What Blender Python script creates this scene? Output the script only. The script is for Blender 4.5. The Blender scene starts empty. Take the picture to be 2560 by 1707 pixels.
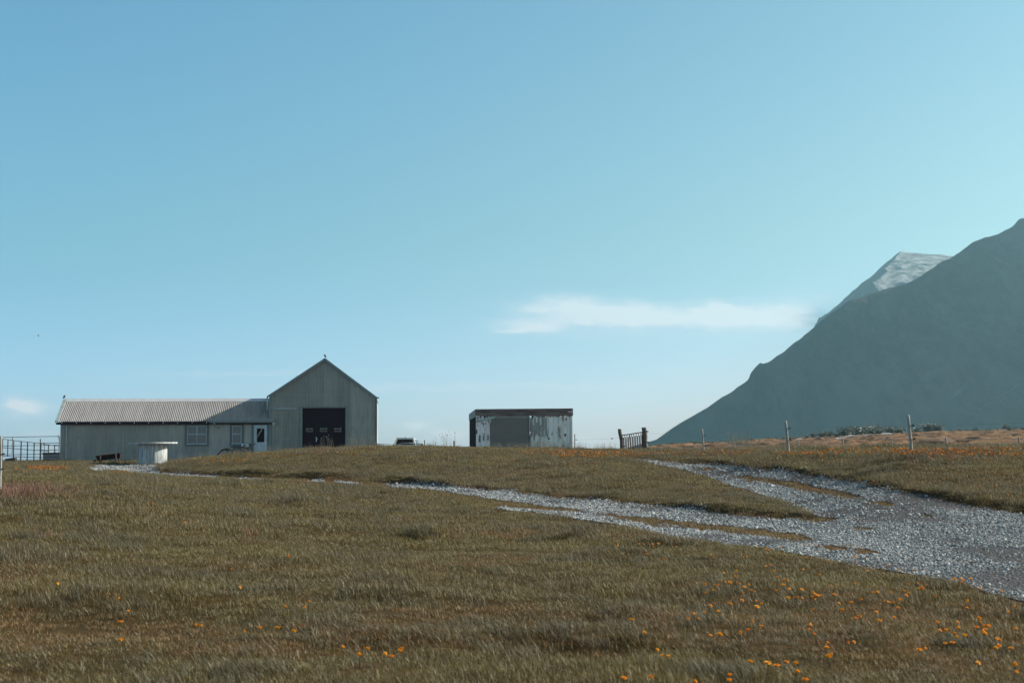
import bpy, math, random
import numpy as np
from mathutils import Vector, Matrix
random.seed(7)
rng = np.random.default_rng(7)
R = math.radians
sc = bpy.context.scene
col = sc.collection
PI = math.pi

# ------------------------------------------------------------------ camera model
FPX = 3556.0
PITCH = math.atan(296.5 / FPX)
ROLL = R(0.3)
cP, sP, cR, sR = math.cos(PITCH), math.sin(PITCH), math.cos(ROLL), math.sin(ROLL)
ZC = 1.5


def ray(px, py):
    u = px - 1280.0
    v = 853.5 - py
    u0 = u * cR + v * sR
    v0 = -u * sR + v * cR
    fw = FPX * cP - v0 * sP
    return u0 / fw, (FPX * sP + v0 * cP) / fw


def W(px, py, Y):
    a, b = ray(px, py)
    return Vector((a * Y, Y, ZC + b * Y))


def project(x, y, z):
    a = x / y
    b = (z - ZC) / y
    fw = cP + b * sP
    u0 = FPX * a / fw
    v0 = FPX * (b * cP - sP) / fw
    return 1280 + u0 * cR - v0 * sR, 853.5 - (u0 * sR + v0 * cR)


# ------------------------------------------------------------------ numpy noise
def _hash(ix, iy, seed):
    h = (ix.astype(np.int64) * 374761393 + iy.astype(np.int64) * 668265263 + seed * 1442695041) & 0xFFFFFFFF
    h = ((h ^ (h >> 13)) * 1274126177) & 0xFFFFFFFF
    h = h ^ (h >> 16)
    return (h & 0xFFFF) / 65535.0


def vnoise(x, y, seed=0):
    x = np.asarray(x, float)
    y = np.asarray(y, float)
    ix = np.floor(x)
    iy = np.floor(y)
    fx = x - ix
    fy = y - iy
    fx = fx * fx * fx * (fx * (fx * 6 - 15) + 10)
    fy = fy * fy * fy * (fy * (fy * 6 - 15) + 10)
    a = _hash(ix, iy, seed)
    b = _hash(ix + 1, iy, seed)
    c = _hash(ix, iy + 1, seed)
    d = _hash(ix + 1, iy + 1, seed)
    return (a * (1 - fx) + b * fx) * (1 - fy) + (c * (1 - fx) + d * fx) * fy - 0.5


def fbm(x, y, seed=0, octv=4):
    s = 0
    amp = 1.0
    for o in range(octv):
        s = s + amp * vnoise(x * 2 ** o + 17.3 * o, y * 2 ** o - 9.1 * o, seed + o)
        amp *= 0.5
    return s


def pchip(xk, yk, x):
    xk = np.asarray(xk, float)
    yk = np.asarray(yk, float)
    h = np.diff(xk)
    d = np.diff(yk) / h
    m = np.zeros_like(yk)
    m[0], m[-1] = d[0], d[-1]
    for i in range(1, len(xk) - 1):
        if d[i - 1] * d[i] > 0:
            w1 = 2 * h[i] + h[i - 1]
            w2 = h[i] + 2 * h[i - 1]
            m[i] = (w1 + w2) / (w1 / d[i - 1] + w2 / d[i])
    i = np.clip(np.searchsorted(xk, x) - 1, 0, len(xk) - 2)
    t = np.clip((x - xk[i]) / h[i], 0, 1)
    t2, t3 = t * t, t * t * t
    return ((2 * t3 - 3 * t2 + 1) * yk[i] + (t3 - 2 * t2 + t) * h[i] * m[i]
            + (-2 * t3 + 3 * t2) * yk[i + 1] + (t3 - t2) * h[i] * m[i + 1])


def sstep(e0, e1, x):
    t = np.clip((x - e0) / (e1 - e0), 0, 1)
    return t * t * (3 - 2 * t)


# ------------------------------------------------------------------ terrain
# control columns: image column -> list of (distance, image row of the bare ground)
N0 = [(1.5, None), (9.6, None)]
FAR_L = [(130, -0.6), (200, -2.5), (450, -9.0), (1500, -26), (6500, -60)]


def zrow(px, row, Y):
    return ZC + ray(px, row)[1] * Y


COLS = {
    -700: [(20, 'z', .35), (30, 'z', .8), (60, 'z', 1.1), (100, 'z', 1.5)] + [(a, 'z', 1.5 + b) for a, b in FAR_L],
    0: [(20, 'z', .38), (30, 1226), (45, 1196), (65, 1176), (90, 1161), (100, 1156)] + [(a, 'z', 1.5 + b) for a, b in FAR_L],
    160: [(20, 'z', .32), (30, 1237), (45, 1203), (65, 1179), (85, 1164), (100, 1153)] + [(a, 'z', 1.5 + b) for a, b in FAR_L],
    300: [(20, 'z', .25), (30, 1258), (45, 1213), (65, 1187), (78, 1175), (92, 1159), (100, 1153)] + [(a, 'z', 1.5 + b) for a, b in FAR_L],
    400: [(20, 'z', .2), (30, 1272), (45, 1222), (65, 1193), (76, 1181), (90, 1159), (100, 1153)] + [(a, 'z', 1.5 + b) for a, b in FAR_L],
    480: [(20, 'z', .17), (35, 1256), (55, 1208), (70, 1190), (83, 1147), (92, 1149), (100, 1153)] + [(a, 'z', 1.5 + b) for a, b in FAR_L],
    640: [(20, 'z', .13), (35, 1264), (50, 1219), (63, 1197), (80, 1136), (86, 1134), (95, 1148), (101, 1152)] + [(a, 'z', 1.5 + b) for a, b in FAR_L],
    820: [(20, 'z', .1), (35, 1274), (50, 1226), (60, 1202), (79, 1123), (84, 1121), (95, 1144), (101, 1152)] + [(a, 'z', 1.5 + b) for a, b in FAR_L],
    1000: [(20, 'z', .07), (35, 1283), (46, 1238), (56, 1211), (78, 1119), (83, 1116), (95, 1142), (104, 1151)] + [(a, 'z', 1.5 + b) for a, b in FAR_L],
    1150: [(20, 'z', .05), (32, 1298), (48, 1228), (65, 1160), (78, 1122), (83, 1120), (95, 1138), (104, 1148)] + [(a, 'z', 1.5 + b) for a, b in FAR_L],
    1300: [(20, 'z', .03), (32, 1305), (42, 1255), (62, 1160), (78, 1124), (84, 1122), (92, 1134), (104, 1142)] + [(a, 'z', 1.5 + b) for a, b in FAR_L],
    1500: [(20, 'z', .02), (30, 1315), (38, 1272), (60, 1155), (72, 1130), (83, 1125), (92, 1128), (120, 1138)] + [(a, 'z', 1.5 + b) for a, b in FAR_L],
    1620: [(20, 'z', .01), (30, 1323), (37, 1280), (60, 1157), (70, 1138), (85, 1126), (110, 1126), (160, 1121), (300, 1119), (400, 1119), (700, 'z', -2), (6500, 'z', -50)],
    1760: [(20, 'z', 0), (30, 1325), (36, 1280), (45, 1222), (56, 1175), (68, 1130), (85, 1127), (120, 1124), (160, 1119), (300, 1112), (400, 1112), (700, 'z', 2), (6500, 'z', -45)],
    1960: [(18, 'z', 0), (28, 1335), (33.5, 1291), (43, 1212), (54, 1134), (70, 1122), (100, 1122), (130, 1119), (300, 1101), (380, 1099), (460, 1099), (800, 'z', 5), (6500, 'z', -40)],
    2110: [(18, 'z', 0), (25, 1357), (31.5, 1285), (40.5, 1200), (50, 1138), (65, 1123), (100, 1123), (125, 1121), (200, 1107), (300, 1099), (345, 1097), (375, 1091), (460, 1090), (800, 'z', 6), (6500, 'z', -40)],
    2275: [(18, 'z', 0), (24, 1367), (35, 1226), (38.5, 1180), (43, 1136), (58, 1119), (100, 1120), (125, 1117), (200, 1098), (300, 1086), (375, 1085), (460, 1085), (800, 'z', 8), (6500, 'z', -40)],
    2560: [(15.4, 'z', 0), (21, 1385), (31, 1277), (35.5, 1206), (41, 1148), (56, 1119), (100, 1117), (125, 1113), (200, 1091), (300, 1077), (375, 1076), (460, 1076), (800, 'z', 9), (6500, 'z', -40)],
    3200: [(13, 'z', 0), (20, 'z', .35), (28, 'z', 1.0), (39, 'z', 1.7), (56, 'z', 2.4), (100, 'z', 3.0), (200, 'z', 6), (300, 'z', 9), (800, 'z', 12), (6500, 'z', -40)],
}
YN, YF = 1.5, 6500.0
ROWS = np.concatenate([np.exp(np.linspace(math.log(YN), math.log(135), 860)),
                       np.exp(np.linspace(math.log(135), math.log(480), 170))[1:],
                       np.exp(np.linspace(math.log(480), math.log(YF), 50))[1:]])
NA = 900
DW = 10.0
AMAX = 0.54
AS = np.linspace(-AMAX, AMAX, NA)
ck = sorted(COLS)
ca = [ray(p, 1150)[0] for p in ck]
lr = np.log(ROWS)
tab = []
for p in ck:
    ys = [YN, 10.0]
    zs = [0.0, 0.0]
    for e in COLS[p]:
        if e[0] <= 10:
            continue
        ys.append(e[0])
        zs.append(e[2] if e[1] == 'z' else zrow(p, e[1], e[0]))
    tab.append(pchip(np.log(ys), zs, lr))
tab = np.array(tab)                                   # columns x rows
GZ = np.empty((len(ROWS), NA))
for j in range(len(ROWS)):
    GZ[j] = pchip(ca, tab[:, j], np.clip(AS * (ROWS[j] + DW) / ROWS[j], ca[0], ca[-1]))
# soften the columns a little
k = np.exp(-np.linspace(-2, 2, 41) ** 2)
k /= k.sum()
pad = np.pad(GZ, ((0, 0), (20, 20)), mode='edge')
GZ = np.apply_along_axis(lambda r: np.convolve(r, k, 'valid'), 1, pad)
GX = AS[None, :] * (ROWS[:, None] + DW)
GY = np.repeat(ROWS[:, None], NA, 1)
BASEZ = GZ.copy()


def inpoly(px, py, poly):
    r = np.zeros(px.shape, bool)
    n = len(poly)
    for i in range(n):
        x1, y1 = poly[i]
        x2, y2 = poly[(i + 1) % n]
        if y1 == y2:
            continue
        c = ((y1 > py) != (y2 > py)) & (px < (x2 - x1) * (py - y1) / (y2 - y1) + x1)
        r ^= c
    return r


# outlines of the gravel tracks, traced on the ground
ROAD = [(1596, 1147), (1660, 1153), (1740, 1159), (1830, 1163), (1900, 1172), (1960, 1178), (2000, 1186), (2060, 1192),
        (2120, 1201), (2180, 1212), (2275, 1233), (2350, 1250), (2450, 1268), (2560, 1282), (2800, 1320), (3400, 1420),
        (3400, 1720), (3000, 1620), (2800, 1560), (2560, 1501), (2450, 1473), (2342, 1447), (2190, 1423), (2078, 1403), (1952, 1382),
        (1887, 1371), (1700, 1351), (1642, 1330), (1540, 1308), (1440, 1293), (1330, 1279), (1237, 1270), (1240, 1265), (1330, 1272),
        (1440, 1277), (1500, 1280), (1440, 1270), (1372, 1262), (1270, 1248), (1158, 1234), (1072, 1221), (1000, 1216), (960, 1212), (963, 1206),
        (1032, 1211), (1100, 1213), (1158, 1219), (1270, 1229), (1372, 1240), (1440, 1247), (1540, 1254), (1642, 1264), (1750, 1274), (1845, 1285),
        (2000, 1299), (2062, 1299), (2040, 1289), (1990, 1269), (1930, 1246), (1890, 1234), (1850, 1220), (1800, 1202), (1760, 1188),
        (1700, 1172), (1650, 1162), (1600, 1151)]
GRASS_IN = [
    [(1500, 1279), (1607, 1291), (1702, 1298), (1845, 1314), (2000, 1331), (2030, 1342), (2025, 1350), (1860, 1335), (1702, 1316), (1607, 1308), (1500, 1284)],
    [(2043, 1358), (2120, 1362), (2190, 1372), (2200, 1382), (2110, 1380), (2043, 1370)],
    [(1815, 1182), (1880, 1186), (1987, 1199), (2050, 1214), (2090, 1222), (2160, 1234), (2170, 1244), (2110, 1245), (2060, 1237), (1987, 1222), (1900, 1204), (1830, 1194)],
    [(2165, 1246), (2240, 1254), (2245, 1264), (2170, 1258)],
    [(1715, 1164), (1770, 1166), (1805, 1172), (1790, 1177), (1730, 1171)],
    [(2290, 1278), (2340, 1282), (2335, 1290), (2295, 1288)],
    [(2360, 1392), (2480, 1398), (2500, 1410), (2380, 1404)],
    [(2000, 1290), (2060, 1284), (2100, 1290), (2060, 1302), (2000, 1302)],
    [(2120, 1310), (2190, 1313), (2180, 1322), (2120, 1320)],
]
PAD = [(226, 1170), (245, 1163), (307, 1161), (379, 1159.5), (416, 1158), (400, 1163), (390, 1173), (404, 1181), (438, 1183), (490, 1185.5), (545, 1189),
       (545, 1193), (480, 1190.5), (402, 1187), (360, 1182), (307, 1176), (289, 1173), (271, 1176), (250, 1178), (231, 1176)]
PATCHES = [[(766, 1198.5), (800, 1199), (820, 1203), (780, 1203.5)], [(838, 1201.5), (880, 1203.5), (912, 1208), (860, 1208)], [(575, 1192), (640, 1194.5), (660, 1197), (600, 1195)]]
CUT = [[(390, 1164), (404, 1180), (480, 1184), (600, 1190), (760, 1196), (963, 1205), (1158, 1218), (1372, 1239), (1642, 1263), (1845, 1284), (2060, 1298),
        (1930, 1246), (1800, 1203), (1700, 1173), (1600, 1150), (1560, 1144), (1640, 1148), (1740, 1157), (1830, 1161), (1960, 1176), (2060, 1190), (2180, 1210),
        (2275, 1231), (2350, 1248), (2450, 1266), (2560, 1280), (2800, 1318), (3400, 1418), (3400, 1725), (2800, 1565), (2560, 1503), (2342, 1449), (2190, 1425),
        (1952, 1384), (1700, 1353), (1540, 1310), (1237, 1272), (1000, 1226), (760, 1205), (600, 1198), (480, 1192), (380, 1187), (300, 1180), (235, 1178), (226, 1168), (300, 1161)]]


def blur2(m, n, it=2):
    k = np.ones(n) / n
    for _ in range(it):
        m = np.apply_along_axis(lambda r: np.convolve(np.pad(r, n // 2, mode='edge'), k, 'valid'), 0, m)
        m = np.apply_along_axis(lambda r: np.convolve(np.pad(r, n // 2, mode='edge'), k, 'valid'), 1, m)
    return m


PX, PY = project(GX, GY, GZ)
SHF = 2.2 * np.clip(40 / GY, .4, 2)
nearrow = GY < 110
cutm = ((inpoly(PX, PY, CUT[0]) | inpoly(PX, PY + SHF, CUT[0])) & nearrow).astype(float)
cutb = blur2(cutm, 3, 1)
ex = np.zeros_like(cutm)
for q in range(1, len(ROWS)):
    if ROWS[q] > 112:
        break
    ex[q] = np.maximum(cutm[q], ex[q - 1] * math.exp(-(ROWS[q] - ROWS[q - 1]) / 2.2))
ex = ex * (1 - cutb)
lip = blur2(ex, 3, 1)
GZ = GZ - 0.03 * cutb + 0.17 * lip * sstep(88, 78, GY) * np.clip(.75 + 1.3 * fbm(GX * .35, GY * .3, 66, 2), .25, 1.3) * (1 + .75 * sstep(-.03, -.10, GX / GY))
calm = 1 - np.clip(blur2(cutm, 25, 2) * 1.6, 0, 1)
hum = fbm(GX * 0.55, GY * 0.55, 3, 3) * 0.11 + fbm(GX * 0.17, GY * 0.17, 8, 2) * 0.14
hum2 = np.clip(fbm(GX * 0.75 + 31, GY * 0.6, 21, 2) - 0.28, 0, 1) * 0.28
fade = (1 - 0.88 * cutb) * (.25 + .75 * calm) * sstep(135, 105, GY) * (1 - .55 * sstep(45, 72, GY) * (1 + .6 * sstep(80, 88, GY)))
GZ = GZ + (hum + hum2) * fade
# lava heath beyond the fence
AR = GX / GY
heath = sstep(0.055, 0.10, AR) * sstep(84, 112, GY) * sstep(520, 380, GY)
hh = fbm(GX * 0.11, GY * 0.06, 40, 4)
GZ = GZ + heath * (hh * .8 + np.abs(fbm(GX * 0.30, GY * 0.10, 60, 3)) * -1.9 + .3) * sstep(92, 150, GY) * 0.8
# irregular gravel edge
en = fbm(GX * 1.6, GY * 1.3, 71, 3)
sh = 16 * np.clip(26 / GY, .12, 1.3)
qx = PX + en * sh * 1.2
qy = PY + en * sh * 0.55
grav = inpoly(qx, qy, ROAD) & nearrow
for g in GRASS_IN:
    en2 = fbm(GX * 2.6, GY * 2.2, 91, 3)
    grav &= ~inpoly(PX + en2 * sh * 3, PY + en2 * sh * 1.0, g)
padm = inpoly(qx, qy, PAD)
for g in PATCHES:
    padm |= inpoly(qx, qy, g)
padm &= nearrow
GRAV = (grav | padm).astype(float)
ISL = (inpoly(PX, PY, ROAD) & nearrow & ~grav).astype(float)


def gsample(F, x, y):
    a = (x / (y + DW) + AMAX) / (2 * AMAX) * (NA - 1)
    r = np.interp(np.log(y), lr, np.arange(len(lr)))
    a = np.clip(a, 0, NA - 1.001)
    r = np.clip(r, 0, len(lr) - 1.001)
    i = a.astype(int)
    j = r.astype(int)
    fa, fr = a - i, r - j
    return (F[j, i] * (1 - fa) + F[j, i + 1] * fa) * (1 - fr) + (F[j + 1, i] * (1 - fa) + F[j + 1, i + 1] * fa) * fr


def tz(x, y):
    return float(gsample(GZ, np.array([x]), np.array([y]))[0])


def hit(px, py, lift=0.0):
    a, b = ray(px, py)
    Y = np.concatenate([np.linspace(7, 130, 4000), np.linspace(130, 470, 3000)])
    z = gsample(GZ, a * Y, Y) + lift
    below = np.nonzero(ZC + b * Y < z)[0]
    i = below[0] if len(below) else 2000
    y = Y[i]
    return a * y, y, ZC + b * y


# ------------------------------------------------------------------ object helpers
def tag(o, label=None, cat=None, group=None, kind=None):
    if label:
        o['label'] = label
    if cat:
        o['category'] = cat
    if group:
        o['group'] = group
    if kind:
        o['kind'] = kind
    return o


def thing(name, label, cat, loc=(0, 0, 0), rz=0.0, group=None, rot=None):
    o = bpy.data.objects.new(name, None)
    col.objects.link(o)
    o.location = loc
    o.rotation_euler = rot if rot else (0, 0, rz)
    o.empty_display_size = 0.2
    return tag(o, label, cat, group)


def copy_tree(o, parent=None):
    c = o.copy()
    col.objects.link(c)
    c.parent = parent
    for ch in list(o.children):
        copy_tree(ch, c)
    return c


class MB:
    def __init__(self):
        self.v = []
        self.f = []

    def add(self, vs, fs):
        n = len(self.v)
        self.v += [tuple(p) for p in vs]
        self.f += [tuple(i + n for i in f) for f in fs]
        return self

    def box(self, x0, x1, y0, y1, z0, z1, M=None):
        vs = [Vector(p) for p in [(x0, y0, z0), (x1, y0, z0), (x1, y1, z0), (x0, y1, z0), (x0, y0, z1), (x1, y0, z1), (x1, y1, z1), (x0, y1, z1)]]
        if M:
            vs = [M @ p for p in vs]
        return self.add(vs, [(0, 3, 2, 1), (4, 5, 6, 7), (0, 1, 5, 4), (1, 2, 6, 5), (2, 3, 7, 6), (3, 0, 4, 7)])

    def tube(self, pts, rad, n=8, cap=True):
        pts = [Vector(p) for p in pts]
        rads = rad if isinstance(rad, (list, tuple)) else [rad] * len(pts)
        rings = []
        for i, p in enumerate(pts):
            d = (pts[min(i + 1, len(pts) - 1)] - pts[max(i - 1, 0)]).normalized()
            up = Vector((0, 0, 1)) if abs(d.z) < 0.95 else Vector((0, 1, 0))
            s = d.cross(up).normalized()
            t = s.cross(d)
            rings.append([p + rads[i] * (math.cos(2 * PI * q / n) * s + math.sin(2 * PI * q / n) * t) for q in range(n)])
        base = [p for r in rings for p in r]
        fs = []
        for i in range(len(pts) - 1):
            for q in range(n):
                a, b = i * n + q, i * n + (q + 1) % n
                fs.append((a, b, b + n, a + n))
        if cap:
            fs.append(tuple(range(n - 1, -1, -1)))
            fs.append(tuple((len(pts) - 1) * n + q for q in range(n)))
        return self.add(base, fs)

    def prism(self, poly, y0, y1):
        """poly in (x, z), extruded along y"""
        n = len(poly)
        vs = [(x, y0, z) for x, z in poly] + [(x, y1, z) for x, z in poly]
        fs = [tuple(range(n)), tuple(range(2 * n - 1, n - 1, -1))]
        fs += [(i, i + n, (i + 1) % n + n, (i + 1) % n) for i in range(n)]
        return self.add(vs, fs)

    def lathe(self, prof, n=24, c=(0, 0, 0)):
        vs = []
        for r, z in prof:
            for q in range(n):
                vs.append((c[0] + r * math.cos(2 * PI * q / n), c[1] + r * math.sin(2 * PI * q / n), c[2] + z))
        fs = []
        for i in range(len(prof) - 1):
            for q in range(n):
                a, b = i * n + q, i * n + (q + 1) % n
                fs.append((a, b, b + n, a + n))
        return self.add(vs, fs)

    def corr(self, s0, s1, bot, top, pitch, amp, y, per=6, axis=0, nz=1):
        """corrugated sheet standing on plane y, from s0 to s1; bot/top give height at s"""
        n = max(2, int((s1 - s0) / pitch * per))
        vs, fs = [], []
        for i in range(n + 1):
            s = s0 + (s1 - s0) * i / n
            yy = y + amp * math.sin(2 * PI * s / pitch)
            b, t = bot(s), top(s)
            for q in range(nz + 1):
                h = b + (t - b) * q / nz
                vs.append((s, yy, h) if axis == 0 else (yy, s, h))
        m = nz + 1
        for i in range(n):
            for q in range(nz):
                a = i * m + q
                fs.append((a, a + m, a + m + 1, a + 1))
        return self.add(vs, fs)

    def build(self, name, mat, parent=None, smooth=False, label=None):
        me = bpy.data.meshes.new(name)
        me.from_pydata(self.v, [], self.f)
        me.update()
        o = bpy.data.objects.new(name, me)
        col.objects.link(o)
        if mat:
            me.materials.append(mat)
        if parent:
            o.parent = parent
        if smooth:
            me.polygons.foreach_set('use_smooth', [True] * len(me.polygons))
        if label:
            o['label'] = label
        return o


def bevel(o, w=0.01, seg=2):
    m = o.modifiers.new('bevel', 'BEVEL')
    m.width = w
    m.segments = seg
    m.limit_method = 'ANGLE'
    return o


def mesh_np(name, V, F, mat=None, smooth=True, attrs=None):
    me = bpy.data.meshes.new(name)
    V = np.asarray(V, np.float32)
    F = np.asarray(F, np.int32)
    me.vertices.add(len(V))
    me.vertices.foreach_set('co', V.ravel())
    k = F.shape[1]
    me.loops.add(F.size)
    me.loops.foreach_set('vertex_index', F.ravel())
    me.polygons.add(len(F))
    me.polygons.foreach_set('loop_start', np.arange(0, F.size, k, dtype=np.int32))
    if smooth:
        me.polygons.foreach_set('use_smooth', np.ones(len(F), bool))
    me.update(calc_edges=True)
    me.validate()
    for nm, (typ, dat) in (attrs or {}).items():
        at = me.attributes.new(nm, typ, 'POINT')
        at.data.foreach_set('value' if typ in ('FLOAT', 'INT') else 'vector', np.asarray(dat).ravel())
    if mat:
        me.materials.append(mat)
    return me


# ------------------------------------------------------------------ node helpers
class NT:
    def __init__(self, tree):
        self.t = tree
        self.n = tree.nodes
        self.l = tree.links

    def new(self, typ, **kw):
        nd = self.n.new(typ)
        for k_, v_ in kw.items():
            setattr(nd, k_, v_)
        return nd

    def put(self, sock, val):
        if val is None:
            return
        if hasattr(val, 'links'):
            self.l.new(val, sock)
        else:
            sock.default_value = val

    def math(self, op, a, b=None, c=None, clamp=False):
        nd = self.new('ShaderNodeMath', operation=op, use_clamp=clamp)
        for s, v in zip(nd.inputs, (a, b, c)):
            self.put(s, v)
        return nd.outputs[0]

    def mix(self, f, a, b, blend='MIX'):
        nd = self.new('ShaderNodeMix', data_type='RGBA', blend_type=blend)
        self.put(nd.inputs[0], f)
        self.put(nd.inputs[6], a if hasattr(a, 'links') else (*a, 1))
        self.put(nd.inputs[7], b if hasattr(b, 'links') else (*b, 1))
        return nd.outputs[2]

    def noise(self, vec, scale, detail=4, rough=0.55, out=0):
        nd = self.new('ShaderNodeTexNoise')
        if vec is not None:
            self.l.new(vec, nd.inputs['Vector'])
        nd.inputs['Scale'].default_value = scale
        nd.inputs['Detail'].default_value = detail
        nd.inputs['Roughness'].default_value = rough
        return nd.outputs[out]

    def mapping(self, vec, scale=(1, 1, 1), loc=(0, 0, 0)):
        nd = self.new('ShaderNodeMapping')
        self.l.new(vec, nd.inputs[0])
        nd.inputs['Location'].default_value = loc
        nd.inputs['Scale'].default_value = scale
        return nd.outputs[0]

    def ramp(self, fac, a, b):
        nd = self.new('ShaderNodeMapRange', interpolation_type='SMOOTHSTEP')
        self.l.new(fac, nd.inputs[0])
        nd.inputs[1].default_value = a
        nd.inputs[2].default_value = b
        return nd.outputs[0]


def newmat(name):
    m = bpy.data.materials.new(name)
    m.use_nodes = True
    t = NT(m.node_tree)
    b = t.n['Principled BSDF']
    return m, t, b


def simple(name, c, rough=0.6, metal=0.0, var=0.25, scale=3.0, stretch=(1, 1, 1), c2=None, rust=0.0, rustc=(.13, .06, .03), bump=0.0, spec=0.4):
    m, t, b = newmat(name)
    tc = t.new('ShaderNodeTexCoord').outputs['Object']
    mp = t.mapping(tc, stretch)
    f = t.ramp(t.noise(mp, scale, 5, 0.6), 0.3, 0.7)
    dark = c2 if c2 else tuple(x * (1 - var) for x in c)
    cc = t.mix(f, dark, c)
    if rust > 0:
        g = t.ramp(t.noise(t.mapping(tc, stretch, (7, 3, 1)), scale * 2.2, 6, 0.7), 0.62 - rust * 0.25, 0.72 - rust * 0.2)
        cc = t.mix(g, cc, rustc)
    t.l.new(cc, b.inputs['Base Color'])
    b.inputs['Roughness'].default_value = rough
    b.inputs['Metallic'].default_value = metal
    b.inputs['Specular IOR Level'].default_value = spec
    if bump > 0:
        bp = t.new('ShaderNodeBump')
        bp.inputs['Strength'].default_value = bump
        bp.inputs['Distance'].default_value = 0.02
        t.l.new(t.noise(mp, scale * 6, 4), bp.inputs['Height'])
        t.l.new(bp.outputs[0], b.inputs['Normal'])
    return m


# corrugated wall sheet: panel-to-panel tone, vertical runs, lap lines, screw heads, rust scuffs
def sheet_wall(name, c, panel=1.0, rowh=1.03):
    m, t, b = newmat(name)
    tc = t.new('ShaderNodeTexCoord').outputs['Object']
    sx = t.new('ShaderNodeSeparateXYZ')
    t.l.new(tc, sx.inputs[0])
    pn = t.math('FLOOR', t.math('DIVIDE', sx.outputs[0], panel))
    wn = t.new('ShaderNodeTexWhiteNoise', noise_dimensions='1D')
    t.l.new(pn, wn.inputs['W'])
    tone = t.math('MULTIPLY_ADD', wn.outputs[0], 0.34, 0.80)
    runs = t.ramp(t.noise(t.mapping(tc, (9, 1, .5)), 1.0, 4, .65), .3, .75)
    blot = t.noise(t.mapping(tc, (.5, 1, .8)), 1.3, 5, .6)
    tone = t.math('MULTIPLY', tone, t.math('MULTIPLY_ADD', runs, .26, .87))
    tone = t.math('MULTIPLY', tone, t.math('MULTIPLY_ADD', blot, .5, .75))
    cc = t.mix(1.0, c, tone, 'MULTIPLY')
    cc = t.mix(t.ramp(t.noise(t.mapping(tc, (6, 1, .25), (3, 0, 8)), 1.0, 3, .5), .5, .8), cc, tuple(x * y for x, y in zip(c, (.96, .84, .80))))
    # screw heads in rows
    fx = t.math('ABSOLUTE', t.math('SUBTRACT', t.math('FRACT', t.math('DIVIDE', sx.outputs[0], .188)), .5))
    fz = t.math('ABSOLUTE', t.math('SUBTRACT', t.math('FRACT', t.math('DIVIDE', sx.outputs[2], rowh)), .5))
    dot = t.math('MULTIPLY', t.math('LESS_THAN', fx, .16), t.math('LESS_THAN', fz, .028))
    cc = t.mix(t.math('MULTIPLY', dot, .55), cc, (.42, .46, .46))
    # scuffs
    sc_ = t.ramp(t.noise(t.mapping(tc, (1.2, 1, 9), (1, 2, 5)), 1.6, 5, .6), .66, .72)
    cc = t.mix(t.math('MULTIPLY', sc_, .75), cc, (.055, .045, .04))
    t.l.new(cc, b.inputs['Base Color'])
    b.inputs['Roughness'].default_value = .55
    b.inputs['Specular IOR Level'].default_value = .35
    return m


M = {}
M['barn_wall'] = sheet_wall('barn_sheet', (.360, .370, .338), 0.94)
M['shed_wall'] = sheet_wall('shed_sheet', (.415, .410, .372), 1.7, 1.0)
M['roof'] = simple('galvanised_roof', (.41, .38, .365), .5, 0.0, .2, 1.2, (3, .4, .4))
M['ridge'] = simple('ridge_cap', (.66, .66, .66), .45, 0, .15, 2)
M['barn_roof'] = simple('barn_roof_sheet', (.34, .36, .36), .5, 0, .2, 1.5)
M['trim'] = simple('grey_trim', (.24, .29, .285), .55, 0, .2, 3)
M['pale_trim'] = simple('pale_trim', (.42, .49, .49), .5, 0, .25, 3)
M['fascia'] = simple('dark_fascia', (.028, .022, .026), .8, 0, .3, 4)
M['door_dark'] = simple('garage_door_paint', (.030, .018, .026), .55, 0, .15, 1, spec=.15)
M['door_white'] = simple('white_door_paint', (.52, .62, .66), .5, 0, .22, 3)
M['frame_white'] = simple('white_frame', (.38, .46, .48), .5, 0, .15, 5)
M['board'] = simple('grey_board', (.20, .205, .195), .7, 0, .25, 4, (1, 1, .3))
M['boarded_pane'] = simple('dusty_pane', (.155, .155, .145), .22, 0, .12, 2, spec=.6)
M['dark_glass'] = simple('dark_glass', (.016, .004, .008), .12, 0, .1, 2, spec=.08)
M['door_glass'] = simple('garage_window_glass', (.05, .045, .04), .05, 0, .3, 5, spec=.8)
M['steel'] = simple('bright_steel', (.55, .55, .55), .35, .8, .1, 5)
M['rusty'] = simple('rusty_iron', (.032, .016, .016), .8, 0, .4, 9, rust=.4, rustc=(.14, .055, .03))
M['rust_rail'] = simple('rusty_rail', (.05, .022, .02), .75, 0, .4, 6, rust=.8, rustc=(.2, .075, .04))
M['trough'] = simple('dark_red_paint', (.024, .011, .013), .7, 0, .5, 5, rust=.3, rustc=(.09, .02, .018))
M['white_wood'] = simple('weathered_white_boards', (.58, .60, .60), .7, 0, .4, 2.2, (5, 5, .4), c2=(.24, .24, .235), bump=.3)
M['post_wood'] = simple('weathered_post', (.40, .385, .35), .85, 0, .45, 7, (1, 1, .12), bump=.5)
M['gate_wood'] = simple('old_gatepost_wood', (.20, .175, .15), .9, 0, .6, 6, (1, 1, .1), c2=(.07, .05, .045), bump=.8)
M['fascia_wood'] = simple('weathered_fascia', (.24, .20, .185), .8, 0, .45, 2.5, (.5, 1, 9), c2=(.085, .055, .052), bump=.3)
M['cont_wall'] = simple('pale_container_paint', (.86, .87, .82), .55, 0, .22, 1.1, (1.6, 1, .5), rust=.32, rustc=(.20, .10, .06))
M['cont_left'] = simple('white_container_paint', (.88, .85, .84), .5, 0, .18, 1.2, (1.6, 1, .5), rust=.30, rustc=(.13, .075, .05))
M['cont_grey'] = simple('grey_paint_patch', (.33, .35, .335), .6, 0, .2, 3)
M['cont_panel'] = simple('grey_shutter', (.185, .175, .165), .6, 0, .10, 1.5)
M['cont_lintel'] = simple('lintel_paint', (.27, .29, .28), .6, 0, .3, 4)
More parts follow.
